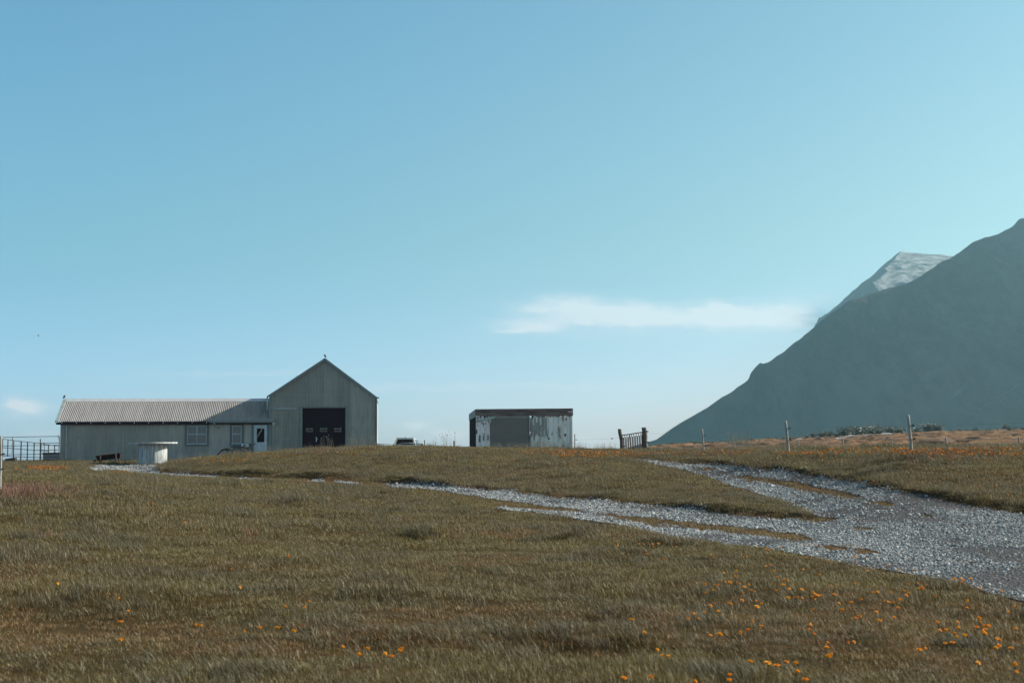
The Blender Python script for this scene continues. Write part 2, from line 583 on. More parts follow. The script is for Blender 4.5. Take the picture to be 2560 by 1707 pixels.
M['end_boards'] = simple('dark_rusty_end', (.035, .025, .026), .85, 0, .5, 3, (4, 4, .3), rust=.15)
M['black'] = simple('black_plastic', (.012, .011, .012), .5, 0, .1, 5)
M['white'] = simple('white_plastic', (.72, .75, .76), .35, 0, .08, 5)
M['tub'] = simple('white_tub', (.42, .45, .46), .6, 0, .2, 3)
M['concrete'] = simple('dark_block', (.09, .075, .075), .9, 0, .3, 6, bump=.5)
M['car'] = simple('silver_blue_paint', (.44, .50, .52), .25, .3, .05, 2, spec=.6)
M['car_glass'] = simple('car_glass', (.02, .018, .022), .05, 0, .2, 3, spec=.35)
M['tyre'] = simple('tyre_rubber', (.015, .015, .015), .8, 0, .2, 8)
M['red_lamp'] = simple('tail_lamp', (.25, .02, .02), .25, 0, .1, 3)
M['bird_dark'] = simple('dark_plumage', (.02, .017, .018), .7, 0, .3, 30)
M['bird_white'] = simple('white_plumage', (.7, .72, .74), .7, 0, .1, 30)
M['bird_grey'] = simple('grey_plumage', (.16, .2, .23), .7, 0, .2, 30)
M['wire'] = simple('wire', (.22, .22, .22), .4, .6, .1, 3)

# ------------------------------------------------------------------ ground and gravel
m, t, b = newmat('turf_ground')
gp = t.new('ShaderNodeNewGeometry').outputs['Position']
n1 = t.ramp(t.noise(gp, .35, 5), .35, .65)
n2 = t.ramp(t.noise(gp, 3.0, 6, .7), .3, .7)
turf = t.mix(n1, (.075, .048, .016), (.095, .054, .018))
turf = t.mix(t.math('MULTIPLY', n2, .5), turf, (.030, .022, .014))
hm = t.mapping(gp, (1, .45, 1))
h1 = t.ramp(t.noise(hm, .16, 6, .65), .40, .58)
h2 = t.ramp(t.noise(hm, .55, 6, .7), .35, .65)
hc = t.mix(h2, (.215, .108, .050), (.27, .165, .085))
hc = t.mix(t.math('MULTIPLY', t.math('SUBTRACT', 1.0, h1), .60), hc, (.070, .050, .040))
h3 = t.ramp(t.noise(t.mapping(gp, (.5, .3, 1), (40, 2, 0)), .3, 5, .6), .62, .74)
hc = t.mix(t.math('MULTIPLY', h3, .55), hc, (.20, .185, .17))
at = t.new('ShaderNodeAttribute', attribute_name='heath')
cc = t.mix(at.outputs['Fac'], turf, hc)
far = t.new('ShaderNodeAttribute', attribute_name='plain')
cc = t.mix(far.outputs['Fac'], cc, (.06, .065, .04))
t.l.new(cc, b.inputs['Base Color'])
b.inputs['Roughness'].default_value = .95
b.inputs['Specular IOR Level'].default_value = .1
bp = t.new('ShaderNodeBump')
bp.inputs['Strength'].default_value = .8
bp.inputs['Distance'].default_value = .06
t.l.new(t.noise(gp, 6, 5, .7), bp.inputs['Height'])
t.l.new(bp.outputs[0], b.inputs['Normal'])
M['ground'] = m

m, t, b = newmat('gravel_bed')
gp = t.new('ShaderNodeNewGeometry').outputs['Position']
vo = t.new('ShaderNodeTexVoronoi', feature='F1')
vo.inputs['Scale'].default_value = 22
t.l.new(gp, vo.inputs['Vector'])
bb = t.ramp(t.noise(gp, .6, 4), .35, .7)
cc = t.mix(t.ramp(vo.outputs['Distance'], .1, .7), (.10, .095, .092), (.025, .019, .020))
cc = t.mix(t.math('MULTIPLY', bb, .35), cc, (.05, .042, .04))
t.l.new(cc, b.inputs['Base Color'])
b.inputs['Roughness'].default_value = .9
bp = t.new('ShaderNodeBump')
bp.inputs['Strength'].default_value = 1.0
bp.inputs['Distance'].default_value = .03
bp.invert = True
t.l.new(vo.outputs['Distance'], bp.inputs['Height'])
t.l.new(bp.outputs[0], b.inputs['Normal'])
M['gravel_bed'] = m

m, t, b = newmat('stone')
oi = t.new('ShaderNodeObjectInfo').outputs['Random']
cc = t.mix(oi, (.13, .13, .125), (.60, .60, .575))
tc = t.new('ShaderNodeTexCoord').outputs['Object']
cc = t.mix(t.math('MULTIPLY', t.noise(tc, 2.0, 3), .5), cc, (.16, .16, .165))
t.l.new(cc, b.inputs['Base Color'])
b.inputs['Roughness'].default_value = .75
M['stone'] = m

nr, nc = GZ.shape
idx = np.arange(nr * nc).reshape(nr, nc)
F = np.stack([idx[:-1, :-1], idx[:-1, 1:], idx[1:, 1:], idx[1:, :-1]], -1).reshape(-1, 4)
V = np.stack([GX, GY, GZ], -1).reshape(-1, 3)
plain = sstep(150, 500, GY) * (1 - heath)
me = mesh_np('ground', V, F, M['ground'], True, {'heath': ('FLOAT', heath.astype(np.float32)), 'plain': ('FLOAT', plain.astype(np.float32))})
ground = bpy.data.objects.new('ground', me)
col.objects.link(ground)
tag(ground, kind='structure')


def gravel_sheet(name, mask):
    q = mask[:-1, :-1] | mask[1:, :-1] | mask[:-1, 1:] | mask[1:, 1:]
    Fs = F.reshape(nr - 1, nc - 1, 4)[q]
    used = np.unique(Fs)
    re = np.full(nr * nc, -1)
    re[used] = np.arange(len(used))
    Vs = V[used].copy()
    Vs[:, 2] += 0.012
    me_ = mesh_np(name, Vs, re[Fs], M['gravel_bed'])
    o = bpy.data.objects.new(name, me_)
    col.objects.link(o)
    return tag(o, kind='structure')


gravel_sheet('gravel_road', grav)
gravel_sheet('gravel_path', padm)

# ------------------------------------------------------------------ scattering (ground cover only)
protos = bpy.data.collections


def proto_collection(name, meshes):
    c = bpy.data.collections.new(name)
    for i, me_ in enumerate(meshes):
        o = bpy.data.objects.new('%s_%02d' % (name, i), me_)
        c.objects.link(o)
    return c


def scatter(name, pts, rot, scl, idx_, coll, extra=None):
    me_ = bpy.data.meshes.new(name)
    me_.vertices.add(len(pts))
    me_.vertices.foreach_set('co', np.asarray(pts, np.float32).ravel())
    for nm, typ, dat in [('rot', 'FLOAT_VECTOR', rot), ('scl', 'FLOAT_VECTOR', scl), ('pick', 'INT', idx_)] + [(k_, 'FLOAT', v_) for k_, v_ in (extra or {}).items()]:
        a_ = me_.attributes.new(nm, typ, 'POINT')
        a_.data.foreach_set('vector' if typ == 'FLOAT_VECTOR' else 'value', np.asarray(dat, np.int32 if typ == 'INT' else np.float32).ravel())
    o = bpy.data.objects.new(name, me_)
    col.objects.link(o)
    g = bpy.data.node_groups.new(name + '_scatter', 'GeometryNodeTree')
    g.interface.new_socket('Geometry', in_out='INPUT', socket_type='NodeSocketGeometry')
    g.interface.new_socket('Geometry', in_out='OUTPUT', socket_type='NodeSocketGeometry')
    gi = g.nodes.new('NodeGroupInput')
    go = g.nodes.new('NodeGroupOutput')
    ip = g.nodes.new('GeometryNodeInstanceOnPoints')
    ci = g.nodes.new('GeometryNodeCollectionInfo')
    ci.inputs['Collection'].default_value = coll
    ci.inputs['Separate Children'].default_value = True
    ci.inputs['Reset Children'].default_value = True
    ip.inputs['Pick Instance'].default_value = True

    def named(nm, dt):
        nd = g.nodes.new('GeometryNodeInputNamedAttribute')
        nd.data_type = dt
        nd.inputs['Name'].default_value = nm
        return nd.outputs['Attribute']
    er = g.nodes.new('FunctionNodeEulerToRotation')
    g.links.new(named('rot', 'FLOAT_VECTOR'), er.inputs[0])
    g.links.new(gi.outputs[0], ip.inputs['Points'])
    g.links.new(ci.outputs[0], ip.inputs['Instance'])
    g.links.new(named('pick', 'INT'), ip.inputs['Instance Index'])
    g.links.new(er.outputs[0], ip.inputs['Rotation'])
    g.links.new(named('scl', 'FLOAT_VECTOR'), ip.inputs['Scale'])
    g.links.new(ip.outputs[0], go.inputs[0])
    md = o.modifiers.new('scatter', 'NODES')
    md.node_group = g
    return o


def blade_mesh(name, n, rad, h0, h1, wid, lean, mat, seed, segs=2, spread=1.0):
    r = np.random.default_rng(seed)
    Vs, Fs, tv = [], [], []
    for i in range(n):
        th = r.uniform(0, 2 * PI)
        rr = rad * math.sqrt(r.uniform())
        x, y = rr * math.cos(th), rr * math.sin(th)
        h = r.uniform(h0, h1)
        w = wid * r.uniform(.6, 1.3)
        fa = r.uniform(0, PI)
        wx, wy = math.cos(fa) * w / 2, math.sin(fa) * w / 2
        lx = -lean * r.uniform(.3, 1.5) + r.normal() * .28 * spread
        ly = r.normal() * .28 * spread
        tone = r.uniform()
        b0 = len(Vs)
        for s in range(segs):
            q = s / segs
            ox, oy = lx * h * q ** 1.7, ly * h * q ** 1.7
            ww = 1 - .45 * q
            Vs += [(x + ox - wx * ww, y + oy - wy * ww, h * q * .97), (x + ox + wx * ww, y + oy + wy * ww, h * q * .97)]
            tv += [tone, tone]
        Vs.append((x + lx * h, y + ly * h, h * .93))
        tv.append(tone)
        for s in range(segs - 1):
            a_ = b0 + 2 * s
            Fs += [(a_, a_ + 1, a_ + 3), (a_, a_ + 3, a_ + 2)]
        a_ = b0 + 2 * (segs - 1)
        Fs.append((a_, a_ + 1, b0 + 2 * segs))
    return mesh_np(name, Vs, Fs, mat, False, {'tone': ('FLOAT', np.array(tv, np.float32))})


def blade_mat(name, ca_, cb_, cdry, cgrey, transl=.35, dryamt=.2):
    m_, t_, b_ = newmat(name)
    gp_ = t_.new('ShaderNodeNewGeometry').outputs['Position']
    big = t_.ramp(t_.noise(gp_, .22, 4, .6), .36, .64)
    mid = t_.ramp(t_.noise(gp_, 1.3, 4, .6), .40, .62)
    oi_ = t_.new('ShaderNodeObjectInfo').outputs['Random']
    tn = t_.new('ShaderNodeAttribute', attribute_name='tone').outputs['Fac']
    c_ = t_.mix(big, ca_, cb_)
    c_ = t_.mix(t_.math('MULTIPLY', mid, .55), c_, cgrey)
    dry = t_.ramp(tn, 1 - dryamt, 1 - dryamt + .06)
    c_ = t_.mix(dry, c_, cdry)
    k_ = t_.math('MULTIPLY_ADD', tn, .7, .62)
    k2 = t_.math('MULTIPLY_ADD', oi_, .5, .75)
    c_ = t_.mix(1.0, c_, t_.math('MULTIPLY', k_, k2), 'MULTIPLY')
    t_.l.new(c_, b_.inputs['Base Color'])
    b_.inputs['Roughness'].default_value = .55
    b_.inputs['Specular IOR Level'].default_value = .25
    tr = t_.new('ShaderNodeBsdfTranslucent')
    t_.l.new(c_, tr.inputs[0])
    ms = t_.new('ShaderNodeMixShader')
    ms.inputs[0].default_value = transl
    t_.l.new(b_.outputs[0], ms.inputs[1])
    t_.l.new(tr.outputs[0], ms.inputs[2])
    t_.l.new(ms.outputs[0], t_.n['Material Output'].inputs[0])
    return m_


M['grass'] = blade_mat('turf_blades', (.146, .108, .027), (.126, .080, .024), (.37, .32, .20), (.098, .082, .036), dryamt=.16)
M['long_grass'] = blade_mat('long_blades', (.095, .078, .034), (.105, .080, .036), (.32, .28, .20), (.088, .078, .046), dryamt=.2)
M['orange_grass'] = blade_mat('orange_turf_blades', (.17, .088, .028), (.19, .090, .030), (.33, .24, .14), (.125, .084, .03), dryamt=.16)
M['straw'] = blade_mat('straw_blades', (.42, .41, .34), (.42, .40, .33), (.52, .52, .46), (.38, .40, .36), dryamt=.3)
M['sorrel'] = blade_mat('sorrel', (.21, .095, .062), (.24, .12, .08), (.34, .25, .17), (.16, .09, .06), dryamt=.2)

tufts = [blade_mesh('turf_%d' % i, 85, .16, .018, .062, .0038, .4, M['grass'], 10 + i) for i in range(4)]
longs = [blade_mesh('long_%d' % i, 60, .15, .04, .135, .0042, .5, M['long_grass'], 20 + i, 3) for i in range(3)]
orang = [blade_mesh('orange_%d' % i, 60, .14, .015, .05, .0050, .4, M['orange_grass'], 30 + i) for i in range(2)]
strw = [blade_mesh('straw_%d' % i, 2, .12, .07, .17, .0032, .6, M['straw'], 40 + i, 3) for i in range(3)]
sorr = [blade_mesh('sorrel_%d' % i, 12, .12, .15, .45, .013, .15, M['sorrel'], 50 + i, 3, .6) for i in range(2)]
gcoll = proto_collection('grass_kinds', tufts + longs + orang + strw)
PICK = {'turf': (0, 4), 'long': (4, 3), 'orange': (7, 2), 'straw': (9, 3)}

gb = blur2(GRAV, 5, 1)
nz = np.zeros_like(GRAV)
for q in range(len(ROWS) - 2, -1, -1):
    nz[q] = np.maximum(GRAV[q], nz[q + 1] * math.exp(-(ROWS[q + 1] - ROWS[q]) / (.035 * ROWS[q])))
THETA = R(4.6)


def inside_buildings(x, y):
    c, s = math.cos(THETA), math.sin(THETA)
    ox, oy = -13.3, 100.0
    ls = (x - ox) * c + (y - oy) * s
    ld = -(x - ox) * s + (y - oy) * c
    r = (ls > -18.4) & (ls < 3.7) & (ld > 0.05) & (ld < 12)
    r |= (x > -2.6) & (x < 3.9) & (y > 89.3 + (x + 2.25) * .187) & (y < 93)
    return r


def band(Y0, Y1, dens, amax=.45):
    n = int(dens * amax * (Y1 ** 2 - Y0 ** 2))
    Y = np.sqrt(rng.uniform(0, 1, n) * (Y1 ** 2 - Y0 ** 2) + Y0 ** 2)
    a_ = rng.uniform(-amax, amax, n)
    return a_ * Y, Y


P_, R_, S_, I_ = [], [], [], []


def put(x, y, kind, sc0, sc1, zs=1.0, sink=.01):
    n = len(x)
    if n == 0:
        return
    z = gsample(GZ, x, y) - sink
    P_.append(np.stack([x, y, z], 1))
    R_.append(np.stack([rng.normal(0, .08, n), rng.normal(0, .08, n), rng.uniform(-.9, .9, n)], 1))
    s_ = rng.uniform(sc0, sc1, n) * (zs if np.ndim(zs) == 0 else 1)
    zz = s_ ** .45 * (zs if np.ndim(zs) else 1) * rng.uniform(.8, 1.25, n)
    S_.append(np.stack([s_, s_, zz], 1))
    b0, k0 = PICK[kind]
    I_.append(b0 + rng.integers(0, k0, n))


for (Y0, Y1, dens, s0, s1) in [(3.5, 14, 95, .7, 1.15), (14, 24, 75, .85, 1.3), (24, 45, 46, 1.1, 1.7), (45, 75, 28, 1.3, 2.0), (75, 112, 18, 1.5, 2.3)]:
    x, y = band(Y0, Y1, dens, .8 if Y1 < 15 else .6 if Y1 < 25 else .5)
    gm = gsample(gb, x, y)
    cm = gsample(cutb, x, y)
    keep = (gm < rng.uniform(.05, .95, len(x)) ** 1.6 * .9) & ~inside_buildings(x, y)
    hb = gsample(heath, x, y)
    keep &= hb < .6
    x, y, gm, cm = x[keep], y[keep], gm[keep], cm[keep]
    hn = fbm(x * .75 + 31, y * .6, 21, 2)
    ln = fbm(x * .45 + 5, y * .4, 33, 3)
    pl = sstep(.12, .42, ln) * .55 + sstep(.24, .40, hn) * .55
    pl *= (cm < .3)
    po = sstep(.02, .25, gm) * .7 + (cm > .5) * .55 + sstep(.16, .40, fbm(x * .3 - 8, y * .25, 55, 3)) * .5
    u = rng.uniform(0, 1, len(x))
    isl = u < pl * .48
    iso = (~isl) & (rng.uniform(0, 1, len(x)) < po)
    ist = ~isl & ~iso
    nv = gsample(nz, x, y)
    low = np.maximum(1 - .80 * sstep(.12, .75, nv), .62 * (gsample(ISL, x, y) > .4))
    # taller turf in swathes
    zs = (1.55 if Y0 >= 45 else 1.25 if Y0 >= 24 else 1.0) + .75 * np.clip(fbm(x * .9, y * .7, 77, 3), -.5, .9)
    zs = zs * low
    isl &= nv < .3
    ist = ~isl & ~iso
    put(x[ist], y[ist], 'turf', s0, s1, zs[ist])
    put(x[isl], y[isl], 'long', s0 * .72, s1 * .9, zs[isl])
    put(x[iso], y[iso], 'orange', s0, s1, np.maximum(low[iso], .4))
    q = (rng.uniform(0, 1, len(x)) < .035) & (nv < .2)
    put(x[q & (cm < .5)], y[q & (cm < .5)], 'straw', s0 * .7, s1 * .8)
# overhanging fringe on the far lip of the tracks
x, y = band(22, 90, 26)
lp = gsample(lip, x, y)
cm = gsample(cutb, x, y)
q = (lp > .10) & (cm < .25) & ~inside_buildings(x, y)
put(x[q], y[q], 'long', .6, .9)
# thin grass on the heath edge
# marked dark tussocks seen in the photograph
for (px, py, r0, n, s0) in [(2095, 1140, .9, 60, 1.35), (2180, 1146, 1.1, 80, 1.3), (1720, 1140, 1.6, 60, 1.3), (1765, 1134, 2.2, 70, 1.3), (2270, 1140, .9, 40, 1.0), (1990, 1144, .9, 40, 1.0),
                            (645, 1285, .7, 50, .95), (430, 1262, .6, 40, .8), (220, 1268, .6, 40, .8), (330, 1425, .45, 45, .75), (480, 1432, .3, 25, .7),
                            (1435, 1395, .35, 35, .75), (1780, 1668, .25, 40, .8), (620, 1660, .25, 40, .7), (2440, 1600, .25, 30, .7), (1330, 1145, 1.0, 40, 1.2), (2330, 1150, .6, 30, 1.0), (2440, 1158, .6, 30, 1.0),
                            (800, 1252, .6, 35, .8), (300, 1345, .5, 35, .8), (1290, 1620, .22, 25, .7), (900, 1165, 1.4, 50, 1.2), (1140, 1145, 1.6, 50, 1.2), (1270, 1170, 1.3, 45, 1.1)]:
    hx, hy, hz = hit(px, py, .05)
    x = hx + rng.normal(0, r0 * .6, n)
    y = hy + rng.normal(0, r0 * .6, n)
    put(x, y, 'long', s0 * .8, s0 * 1.25)
grass = scatter('grass', np.concatenate(P_), np.concatenate(R_), np.concatenate(S_), np.concatenate(I_), gcoll)
tag(grass, 'olive brown windswept grass covering the field and mounds', 'grass', kind='stuff')
print('grass instances', sum(len(p) for p in P_))

# stones on the gravel
stones = []
for i in range(5):
    r = np.random.default_rng(100 + i)
    import bmesh
    bm = bmesh.new()
    bmesh.ops.create_icosphere(bm, subdivisions=1, radius=1)
    for v in bm.verts:
        v.co *= r.uniform(.7, 1.2)
        v.co.x *= 1.25
        v.co.z *= .72
    me_ = bpy.data.meshes.new('pebble_%d' % i)
    bm.to_mesh(me_)
    bm.free()
    me_.materials.append(M['stone'])
    stones.append(me_)
scoll = proto_collection('pebble_kinds', stones)
P2, S2 = [], []
for (Y0, Y1, dens, sz) in [(8, 20, 1250, .0098), (20, 30, 900, .0122), (30, 48, 520, .0160), (48, 92, 165, .021)]:
    x, y = band(Y0, Y1, dens, .80 if Y1 < 25 else .6)
    gm = gsample(gb, x, y)
    cl = np.clip(.62 + 1.5 * fbm(x * .8, y * .5, 140, 3), .10, 1)
    wx, wy, wz = hit(2540, 1372)
    cl *= 1 - .6 * np.exp(-(((x - wx - .3) / 1.6) ** 2 + ((y - wy) / 2.0) ** 2))
    q = (gm > rng.uniform(.1, .6, len(x))) & (rng.uniform(0, 1, len(x)) < cl)
    x, y = x[q], y[q]
    s_ = sz * np.exp(rng.normal(0, .38, len(x)))
    P2.append(np.stack([x, y, gsample(GZ, x, y) + .012 + s_ * .25], 1))
    S2.append(np.stack([s_, s_, s_], 1))
P2 = np.concatenate(P2)
S2 = np.concatenate(S2)
n = len(P2)
gravel = scatter('gravel', P2, np.stack([rng.normal(0, .35, n), rng.normal(0, .35, n), rng.uniform(0, 6.28, n)], 1), S2, rng.integers(0, 5, n), scoll)
tag(gravel, 'loose blue grey gravel stones lying on the farm tracks', 'gravel', kind='stuff')
print('stones', n)

# red sorrel
P3 = []
for (px, py, rx, ry, n) in [(30, 1222, 1.1, 1.3, 150), (60, 1215, 1.2, 1.2, 50), (118, 1218, 1.0, 1.2, 34), (1340, 1132, 2.2, 1.6, 40), (830, 1123, 2.5, 1.6, 60), (2400, 1137, 2.2, 1.8, 40), (2430, 1144, .9, .8, 14),
                            (5, 1235, .9, .9, 70), (1700, 1128, 5.5, 3, 120), (1860, 1127, 5, 3, 90), (100, 1330, .3, .3, 5), (640, 1325, .4, .3, 6)]:
    hx, hy, hz = hit(px, py, .1)
    x = hx + rng.normal(0, rx * .55, n)
    y = hy + rng.normal(0, ry * .55, n)
    n = len(x)
    P3.append(np.stack([x, y, gsample(GZ, x, y)], 1))
P3 = np.concatenate(P3)
n = len(P3)
s_ = rng.uniform(.35, .85, n)
o = scatter('sorrel', P3, np.stack([rng.normal(0, .1, n), rng.normal(0, .1, n), rng.uniform(-1, 1, n)], 1), np.stack([s_, s_, s_], 1), rng.integers(0, 2, n), proto_collection('sorrel_kinds', sorr))
tag(o, 'rust red sorrel stems standing in loose patches in the grass', 'wild plants', kind='stuff')


# tall pale grass stalks with seed heads
def stalk_mesh(name, seed, n=4, h0=.55, h1=1.0):
    r = np.random.default_rng(seed)
    mb = MB()
    for i in range(n):
        x, y = r.normal(0, .12, 2)
        h = r.uniform(h0, h1)
        l = -r.uniform(.02, .22)
        pts = [(x + l * h * q * q, y, h * q) for q in (0, .4, .75, .9)]
        mb.tube(pts, [.0045, .004, .003, .003], 4, False)
        e = pts[-1]
        mb.tube([e, (e[0] + l * .04, e[1], e[2] + h * .05), (e[0] + l * .09, e[1], e[2] + h * .11)], [.005, .011, .003], 5)
    me_ = bpy.data.meshes.new(name)
    me_.from_pydata(mb.v, [], mb.f)
    me_.materials.append(M['straw'])
    return me_


P4, S4 = [], []
for (x0, x1, py0, n, s0, s1, Yl) in [(760, 800, 1120, 5, .4, .7, 86), (800, 835, 1120, 6, .5, 1.0, 86), (870, 890, 1118, 9, .9, 1.4, 87), (895, 940, 1117, 11, .7, 1.5, 88), (560, 700, 1142, 45, .35, .6, 86), (430, 560, 1147, 40, .3, .55, 86),
                                 (1105, 1140, 1117, 5, .8, 1.35, 86), (1000, 1100, 1115, 9, .4, .8, 86), (1225, 1320, 1122, 110, .22, .5, 84), (1320, 1430, 1122, 110, .3, .65, 84), (1420, 1540, 1124, 60, .3, .6, 84),
                                 (1815, 1880, 1122, 26, .7, 1.35, 80), (1690, 2000, 1127, 70, .3, .6, 78), (170, 560, 1153, 60, .3, .55, 97), (395, 470, 1151, 30, .35, .6, 88)]:
    for i in range(n):
        px = random.uniform(x0, x1)
        a_, b_ = ray(px, py0)
        y = Yl + random.uniform(-2, 2)
        P4.append((a_ * y, y, tz(a_ * y, y) - .02))
        S4.append(random.uniform(s0, s1))
n = len(P4)
S4 = np.array(S4)
o = scatter('tall_grass', np.array(P4), np.stack([rng.normal(0, .06, n), rng.normal(0, .06, n), rng.uniform(-.6, .6, n)], 1), np.stack([S4, S4, S4], 1), rng.integers(0, 3, n),
            proto_collection('stalk_kinds', [stalk_mesh('stalk_%d' % i, 200 + i) for i in range(3)]))
tag(o, 'tall pale seeding grass stalks along the crest by the buildings', 'tall grass', kind='stuff')

# ------------------------------------------------------------------ flowers
m, t, b = newmat('orange_petals')
oi = t.new('ShaderNodeObjectInfo').outputs['Random']
cc = t.mix(oi, (.86, .33, .012), (.95, .50, .025))
t.l.new(cc, b.inputs['Base Color'])
b.inputs['Roughness'].default_value = .6
tr = t.new('ShaderNodeBsdfTranslucent')
t.l.new(cc, tr.inputs[0])
ms = t.new('ShaderNodeMixShader')
ms.inputs[0].default_value = .4
t.l.new(b.outputs[0], ms.inputs[1])
t.l.new(tr.outputs[0], ms.inputs[2])
t.l.new(ms.outputs[0], t.n['Material Output'].inputs[0])
M['petal'] = m
M['petal_far'] = simple('drift_petals', (.82, .35, .022), .7, 0, .4, 1, c2=(.66, .2, .015))
M['stem'] = simple('flower_stem', (.09, .09, .04), .7)


def bloom_mb(seed, c=(0, 0, 0), r0=.017):
    r = random.Random(seed)
    mb = MB()
    for ring, (nn, rr, hh) in enumerate([(13, 1.0, .15), (11, .75, .45), (8, .45, .65)]):
        for q in range(nn):
            th = 2 * PI * (q + r.uniform(-.2, .2)) / nn
            rad = r0 * rr * r.uniform(.88, 1.1)
            h = r0 * hh * r.uniform(.7, 1.2)
            w = r0 * .26
            d = Vector((math.cos(th), math.sin(th), 0))
            s = Vector((-math.sin(th), math.cos(th), 0)) * w
            C = Vector(c)
            p0 = C + Vector((0, 0, r0 * .1 * ring))
            e = C + d * rad + Vector((0, 0, h))
            mid = C + d * rad * .6 + Vector((0, 0, h * .8))
            mb.add([p0, mid - s, e - s * .7, e + s * .7, mid + s], [(0, 1, 2, 3, 4)])
    mb.lathe([(0.002, -r0 * .5), (r0 * .4, -r0 * .1), (r0 * .5, r0 * .15), (0.001, r0 * .35)], 8, c)
    return mb


FL = """515,830 565,832 592,838 560,862 515,880 622,768 688,788 630,818 658,820 712,824 740,848 765,830 695,750 735,880 780,870 800,870 726,920 650,940 662,943 570,937 543,960 510,988 450,1003 418,1023 475,1025 590,985
808,932 840,940 812,960 865,722 888,718 908,755 735,672 755,670 548,662 562,678 865,630 880,632 930,790 925,866 968,803 990,812 962,832 998,858 993,910 1047,905 1075,915 1030,905 1070,857 1080,742 1172,775 1100,672
1118,600 1157,610 960,615 1135,880 1150,890 1165,900 1180,898 1130,905 1148,915 1240,842 1258,892 1285,940 1355,933 1417,918 1378,825 1135,975 1305,983 1227,695 1370,705 1440,678 1380,675 1450,752 1560,722 1632,748 1723,747
1685,827 1740,825 1792,832 1765,850 1775,860 1745,855 1485,878 1508,872 1585,878 1662,873 1690,880 1672,893 1550,922 1570,930 1600,937 1637,920 1632,937 1628,968 1500,990 1410,1018 1380,1028 1605,1027 1518,1040 1952,800 1985,800
2000,805 1995,818 2045,797 2098,860 2225,870 1845,903 2025,928 2025,970 2297,958 2262,987 2092,1030 2102,1052 2080,1080 2118,1070 2140,1072 2155,1068 2130,1090 2115,1100 2125,1118 1970,1052 1972,1087 1865,1092 1905,1098 1853,1047
1955,1115 1965,1130 2010,1123 1897,1165 1940,1165 2195,1142 2215,1155 2305,1085 2278,1200 2190,1195 2210,1185 1785,1197 1748,1210 1370,1158 1340,1170 1222,1165 1215,1197 1242,1230 1228,1243 1142,1118 1115,1097 1120,1068 788,1045
838,1075 762,1095 720,1112 597,1115 547,1122 165,1110 90,1032 237,1203 263,1235 300,1243 773,1273 873,1277 980,1273 927,1303 1037,1288 1042,1328 655,1347 655,1385 205,1365 455,1393 45,1365 1092,1377 2087,1285 2300,1290 2310,1340
175,655 5,580 10,605 133,598 160,602 210,600 245,593 215,612 350,615 275,685 705,282 335,240 420,277 1765,240 1890,222 2095,262 2175,264 2195,258 2130,190 2185,190 2263,313"""
FR = """332,830 685,912 738,988 1130,1070 1160,1070 697,1152 1410,1105 1500,1085 1600,1075 1697,1097 1645,960 1757,960 1783,927 1383,850 1335,742 1660,672 1665,665 1065,472 1125,475 1518,367 808,285 885,365 1978,1187 2072,1235
2120,1200 2220,1225 2257,1248 2305,1220 2320,1200 1445,272 605,282 695,1048 1175,380"""
spots = [(1540 + float(a) / 2.306, 1100 + float(b_) / 2.306) for a, b_ in (s.split(',') for s in FL.split())]
spots += [(float(a) / 2.306, 1100 + float(b_) / 2.306) for a, b_ in (s.split(',') for s in FR.split())]
fmesh = []
for i in range(4):
    r0 = [.0180, .0155, .0205, .0170][i]
    tilt = Matrix.Rotation(R(-30 + 19 * i), 4, 'Y') @ Matrix.Rotation(R(30 - 17 * i), 4, 'X')
    mb = bloom_mb(i, (0, 0, 0), r0)
    mb.v = [tuple((tilt @ Vector(p)) + Vector((0, 0, .14))) for p in mb.v]
    st = MB().tube([(.035, .01, -.02), (.015, .005, .06), (0, 0, .137)], [.0028, .0022, .0020], 5)
    fmesh.append((mb, st))
protoF = []
GF = 'orange flowers scattered through the foreground grass'
LF = 'small orange dandelion like flower on a thin stem among the nearer grass'
for i, (px, py) in enumerate(spots):
    x, y, z = hit(px, py, .115)
    loc = (x, y, z - .14)
    if i < 4:
        o = thing('wild_flower', LF, 'flower', loc, 0, GF)
        fmesh[i][0].build('bloom', M['petal'], o)
        fmesh[i][1].build('stem', M['stem'], o)
        protoF.append(o)
    else:
        o = copy_tree(protoF[i % 4])
        o.location = loc
    o.rotation_euler = (0, 0, random.uniform(0, 6.28))
    s = random.uniform(.75, 1.30) * (1.15 if y < 14 else 1.3 if y > 24 else 1.1)
    o.scale = (s, s, random.uniform(.95, 1.05))

# far drifts of the same flower: nobody could count them
P5 = []
BANDS = [(1380, 1620, 1124, 1140, 330), (1620, 1900, 1124, 1136, 180), (1930, 2060, 1128, 1134, 90), (2060, 2240, 1117, 1133, 150), (2240, 2400, 1119, 1135, 180), (2400, 2560, 1113, 1137, 170), (2560, 2760, 1112, 1132, 180),
         (2000, 2560, 1130, 1150, 40), (70, 166, 1163, 1172, 190), (440, 620, 1144, 1156, 90), (620, 760, 1132, 1142, 45), (280, 330, 1174, 1183, 26), (1400, 1500, 1128, 1142, 60), (0, 160, 1158, 1180, 35), (760, 940, 1124, 1136, 40), (1060, 1330, 1125, 1150, 26), (1300, 1440, 1122, 1134, 70)]
for (x0, x1, y0, y1, n) in BANDS:
    for i in range(int(n * 1.0)):
        cx_ = random.uniform(x0, x1)
        x, y, z = hit(cx_, random.uniform(y0, y1), .14)
        if y > 112 or y < 24:
            y = random.uniform(50, 88)
            x = ray(cx_, 1125)[0] * y
            z = tz(x, y) + .14
        P5.append((x, y, z))
n = len(P5)
bl = []
for i in range(2):
    mb = bloom_mb(50 + i, (0, 0, 0), .026)
    me_ = bpy.data.meshes.new('drift_bloom_%d' % i)
    me_.from_pydata(mb.v, [], mb.f)
    me_.materials.append(M['petal_far'])
    bl.append(me_)
s_ = rng.uniform(.75, 1.3, n)
